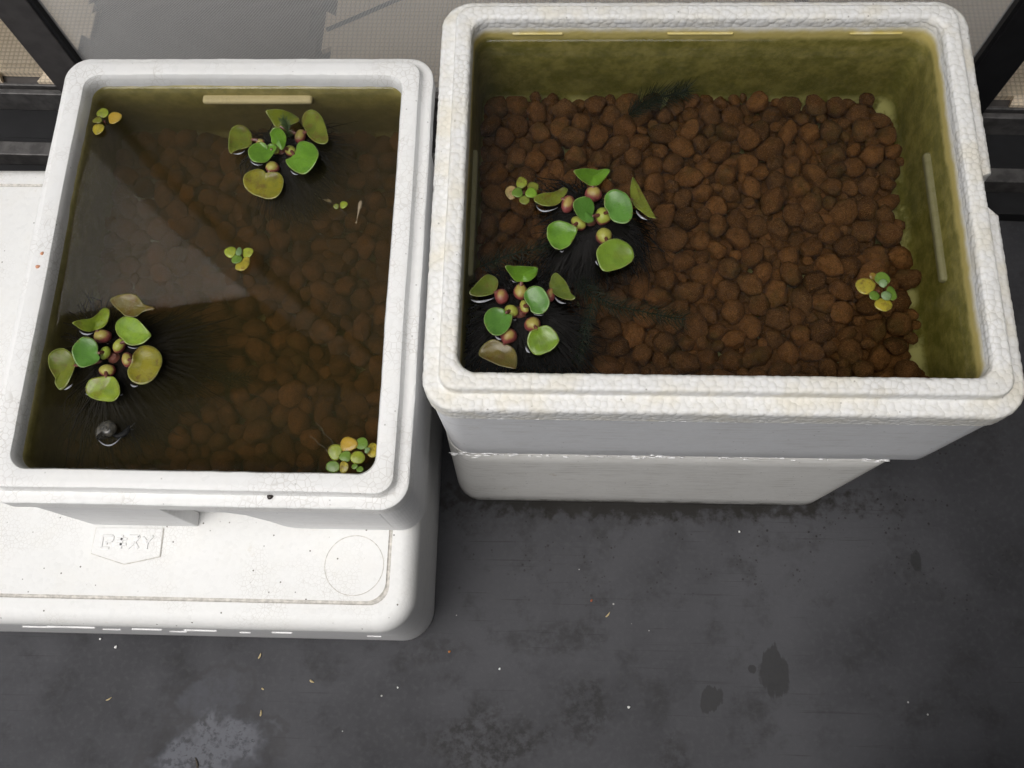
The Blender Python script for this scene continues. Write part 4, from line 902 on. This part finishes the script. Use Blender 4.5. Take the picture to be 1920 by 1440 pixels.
# feathery hornwort, one sprig on the hyacinth and sunken strands
def hornwort(name, pts, mat, label, needles, nlen, origin=None, rad=.0007, dens=1.0):
    rg = random.Random(len(label)); h = empty(name, pts[0], label, 'water weed', 'strands of hornwort')
    mesh('stem', *tube(pts, rad, 5), mat, h)
    parts = []; P = [Vector(p) for p in pts]
    for i in range(len(P) - 1):
        d = (P[i + 1] - P[i]); t = d.normalized(); a = t.orthogonal().normalized(); b = t.cross(a)
        for k in range(needles):
            q = P[i] + d * (k / needles); m = 7
            for w in range(m):
                an = 6.283 * w / m + k * .5 + rg.uniform(-.3, .3); L = nlen * rg.uniform(.7, 1.1)
                o = (a * math.cos(an) + b * math.sin(an)); e1 = q + (o * .75 + t * .35) * L * .55; e2 = q + (o * .9 + t * .75) * L
                parts.append(tube([tuple(q), tuple(e1), tuple(e2)], [.0004, .00035, .00015], 3, False))
    V, F = merge(parts)
    o = mesh('needles', V, F, mat, h, smooth=False); o['kind'] = 'stuff'
    return h
hwg = plain('hornwort_green', (.05, .085, .03), .5, .4, .3, 100)
hwd = plain('hornwort_dark', (.011, .021, .009), .7, .3, .3, 100)
hornwort('hornwort', [(-0.1776, 0.3418, 0.386), (-0.1758, 0.3429, 0.398), (-0.177, 0.3478, 0.402), (-0.182, 0.3561, 0.4)], hwg, 'short green hornwort sprig lying on the rear hyacinth of the smaller tank', 5, .007)
hornwort('hornwort', [(0.2094, 0.3838, 0.368), (0.2245, 0.3954, 0.372), (0.2395, 0.4026, 0.375), (0.2611, 0.4062, 0.374), (0.2773, 0.4149, 0.37)], hwd, 'dark sunken hornwort clump at the rear of the large tank', 9, .017)
hornwort('hornwort', [(0.1473, 0.164, 0.4), (0.1639, 0.143, 0.4), (0.1917, 0.1334, 0.395), (0.2307, 0.1269, 0.39), (0.2616, 0.1233, 0.385)], hwd, 'dark sunken hornwort strand behind the right side of the near hyacinth', 8, .015)
hornwort('hornwort', [(0.0467, 0.173, 0.405), (0.0746, 0.1831, 0.41), (0.1079, 0.1925, 0.41), (0.1358, 0.2015, 0.405)], hwd, 'dark sunken hornwort strand between the two hyacinths of the large tank', 7, .014)
hornwort('hornwort', [(0.1625, 0.1234, 0.425), (0.1573, 0.1023, 0.42), (0.1524, 0.0831, 0.41), (0.1474, 0.0695, 0.4)], hwd, 'dark sunken hornwort strand hanging by the near wall of the large tank', 6, .010)
hornwort('hornwort', [(-0.2617, 0.0895, 0.31), (-0.2379, 0.0752, 0.312), (-0.2149, 0.0806, 0.31)], hwd, 'faint dark hornwort strand on the bed of the smaller tank', 6, .014)

# snail drifting at the surface of the smaller tank
sn = empty('snail', (-0.333, -0.0023, 0.372), 'dark glossy pond snail floating in the near left of the smaller tank', 'snail')
shm = Mat('snail_shell'); p = shm.pos()
c = shm.mix(shm.mr(shm.noise(p, 300, 4), .4, .65), (.030, .029, .025), (.075, .068, .054))
shellm = shm.pbr(c, .20, .6, shm.bump(shm.noise(p, 500, 3), .3, .0005))
sc0 = Vector((-0.3333, -0.0025, 0.375))
V = []; F = []; NT, NS = 96, 16
for i in range(NT + 1):
    th = i / NT * 2.6 * 2 * math.pi; g = math.exp(.155 * (th - 2.6 * 2 * math.pi))
    rr, tr_ = .0056 * g, .0100 * g
    cz = -.0112 * g + .0085
    for k in range(NS):
        w = 2 * math.pi * k / NS
        r = rr + tr_ * math.cos(w)
        V.append((sc0.x + r * math.cos(th), sc0.y + r * math.sin(th), sc0.z + cz + tr_ * 1.05 * math.sin(w)))
for i in range(NT):
    for k in range(NS):
        j = (k + 1) % NS; F.append((i * NS + k, i * NS + j, (i + 1) * NS + j, (i + 1) * NS + k))
F.append(tuple(range(NS))[::-1]); F.append(tuple(range(NT * NS, NT * NS + NS)))
mesh('shell', V, F, shellm, sn)
ft = [(-0.3309, -0.0053, 0.3705), (-0.3247, -0.0071, 0.3712), (-0.3193, -0.0048, 0.3715), (-0.3156, -0.0002, 0.3715), (-0.3148, 0.0045, 0.371)]
mesh('foot', *tube(ft, [.002, .0030, .0034, .0028, .0010], 8), plain('snail_foot', (.008, .008, .008), .7, .2, .2, 200), sn)
film((-0.347, -0.0089, 0.3722), (-0.3327, -0.0172, 0.3722), (-0.3204, -0.0067, 0.3722), .0026, sn)
for s in (-1, 1):
    a = Vector(ft[-2]); mesh('tentacle', *tube([tuple(a), tuple(a + Vector((.004, .003 + .002 * s, 0))), tuple(a + Vector((.007, .004 + .004 * s, 0)))], [.0006, .0004, .0002], 5), shellm, sn)

# fish fry just under the surface
frym = plain('fry_skin', (.30, .24, .16), .35, .5, .15, 200)
def fry(px0, px1, label, k):
    a, b = Vector(px0), Vector(px1); d = b - a
    f = empty('fish_fry', px0, label, 'fish', 'fish fry')
    pts = [a + d * t for t in (0, .06, .18, .32, .5, .7, .85, 1)]
    mesh('body', *tube([tuple(q) for q in pts], [x * k for x in (.0004, .0017, .0023, .0022, .0014, .0008, .0005, .0003)], 10), frym, f)
    n = Vector((-d.y, d.x, 0)).normalized()
    t1 = b + d * .18
    mesh('tail_fin', [tuple(b), tuple(t1 + n * .0012 * k), tuple(t1 - n * .0012 * k), tuple(b - Vector((0, 0, .0006)))], [(0, 1, 2), (0, 2, 3), (0, 3, 1), (1, 3, 2)], frym, f)
    for s in (-1, 1):
        e = a + d * .1 + n * .0015 * s * k + Vector((0, 0, .0008)); mesh('eye', [(e.x + v[0] * .0005, e.y + v[1] * .0005, e.z + v[2] * .0005) for v in ICV], ICF, shellm, f)
fry((-0.0932, 0.2714, 0.367), (-0.0969, 0.2488, 0.364), 'pale fish fry swimming beside the tiny seedling in the smaller tank', 1.0)
fry((-0.1377, 0.2934, 0.325), (-0.1529, 0.2992, 0.322), 'faint fish fry deeper in the smaller tank, left of the tiny seedling', .9)

# ------------------------------------------------------------------ small litter
huskm = plain('seed_husk', (.50, .40, .22), .6, .3, .25, 300)
def husk(name, at, ang, L, W, label, mat=huskm, cat='husk', group='seed husks on the floor', z=.0012):
    a = R(ang); V = []
    for v in ICV:
        x, y = v[0] * L, v[1] * W * (1 - .35 * v[0]); y += .18 * L * v[0] ** 2
        V.append((at[0] + x * math.cos(a) - y * math.sin(a), at[1] + x * math.sin(a) + y * math.cos(a), at[2] + z + v[2] * W * .8))
    o = mesh(name, V, ICF, mat, origin=at)
    return tag(o, label, cat, group)
husk('seed_husk', (-0.2638, -0.2159, -0.0), 70, .0042, .0013, 'tan seed husk on the floor nearest the front edge of the lidded box')
husk('seed_husk', (-0.1904, -0.2471, -0.0), -25, .0036, .0014, 'cream seed husk lying rightmost on the floor below the lidded box')
husk('seed_husk', (-0.2556, -0.2581, -0.0), -30, .0022, .0011, 'small curled seed husk on the floor above the chalky stain')
husk('seed_husk', (-0.2544, -0.2883, -0.0), 88, .0042, .0013, 'upright cream seed husk beside the chalky stain')
husk('seed_husk', (-0.4617, -0.2759, -0.0), 30, .0045, .0010, 'thin yellow seed husk left of the chalky stain')
husk('seed_husk', (0.2057, -0.152, -0.0), 50, .0045, .0011, 'straw coloured seed husk on the floor in front of the right stack')
crm = plain('foam_crumb', (.82, .82, .80), .6)
for at, sz, lab in (((-0.463, -0.2086, -0.0), .0023, 'largest white foam crumb, just in front of the lidded box'), ((-0.4862, -0.1986, -0.0), .0018, 'white foam crumb closest to the lidded box front'),
                ((-0.0745, -0.2518, -0.0), .0014, 'white foam crumb on the floor below the lidded box corner'), ((0.2318, -0.2692, -0.0), .0020, 'white foam crumb near the wet print'),
                ((0.3882, -0.036, -0.0), .0016, 'white foam crumb on the speckled floor by the right stack'), ((0.0607, -0.225, -0.0), .0017, 'white foam crumb in the middle of the grey floor')):
    husk('foam_crumb', at, random.uniform(0, 180), sz, sz * .8, lab, crm, 'crumb', 'foam crumbs on the floor')
husk('clay_crumb', (-0.0074, -0.2046, -0.0), 20, .0020, .0016, 'orange clay crumb on the floor by the lidded box corner', plain('clay_crumb', (.40, .16, .05), .8), 'crumb', 'clay crumbs')
husk('clay_crumb', (0.1834, -0.1334, -0.0), 60, .0020, .0015, 'reddish clay crumb on the floor in front of the right stack', plain('red_crumb', (.32, .10, .05), .8), 'crumb', 'clay crumbs')
husk('twig', (-0.3322, -0.3513, 0.0), 110, .0075, .0014, 'short brown twig lying in the chalky stain', plain('twig_bark', (.06, .05, .035), .8), 'twig', None)
husk('dark_seed', (-0.1562, -0.0696, 0.3805), 10, .0034, .0026, 'black seed stuck on the front flange of the smaller tank', plain('black_seed', (.02, .013, .010), .3), 'seed', None, z=.0008)
flk = plain('orange_flake', (.62, .30, .17), .7)
husk('food_flake', (-0.4301, 0.1901, 0.3935), 60, .0022, .0017, 'upper of two orange flakes on the left rim of the smaller tank', flk, 'flake', 'orange flakes', z=0)
husk('food_flake', (-0.4319, 0.1742, 0.3935), 15, .0027, .0019, 'lower of two orange flakes on the left rim of the smaller tank', flk, 'flake', 'orange flakes', z=0)
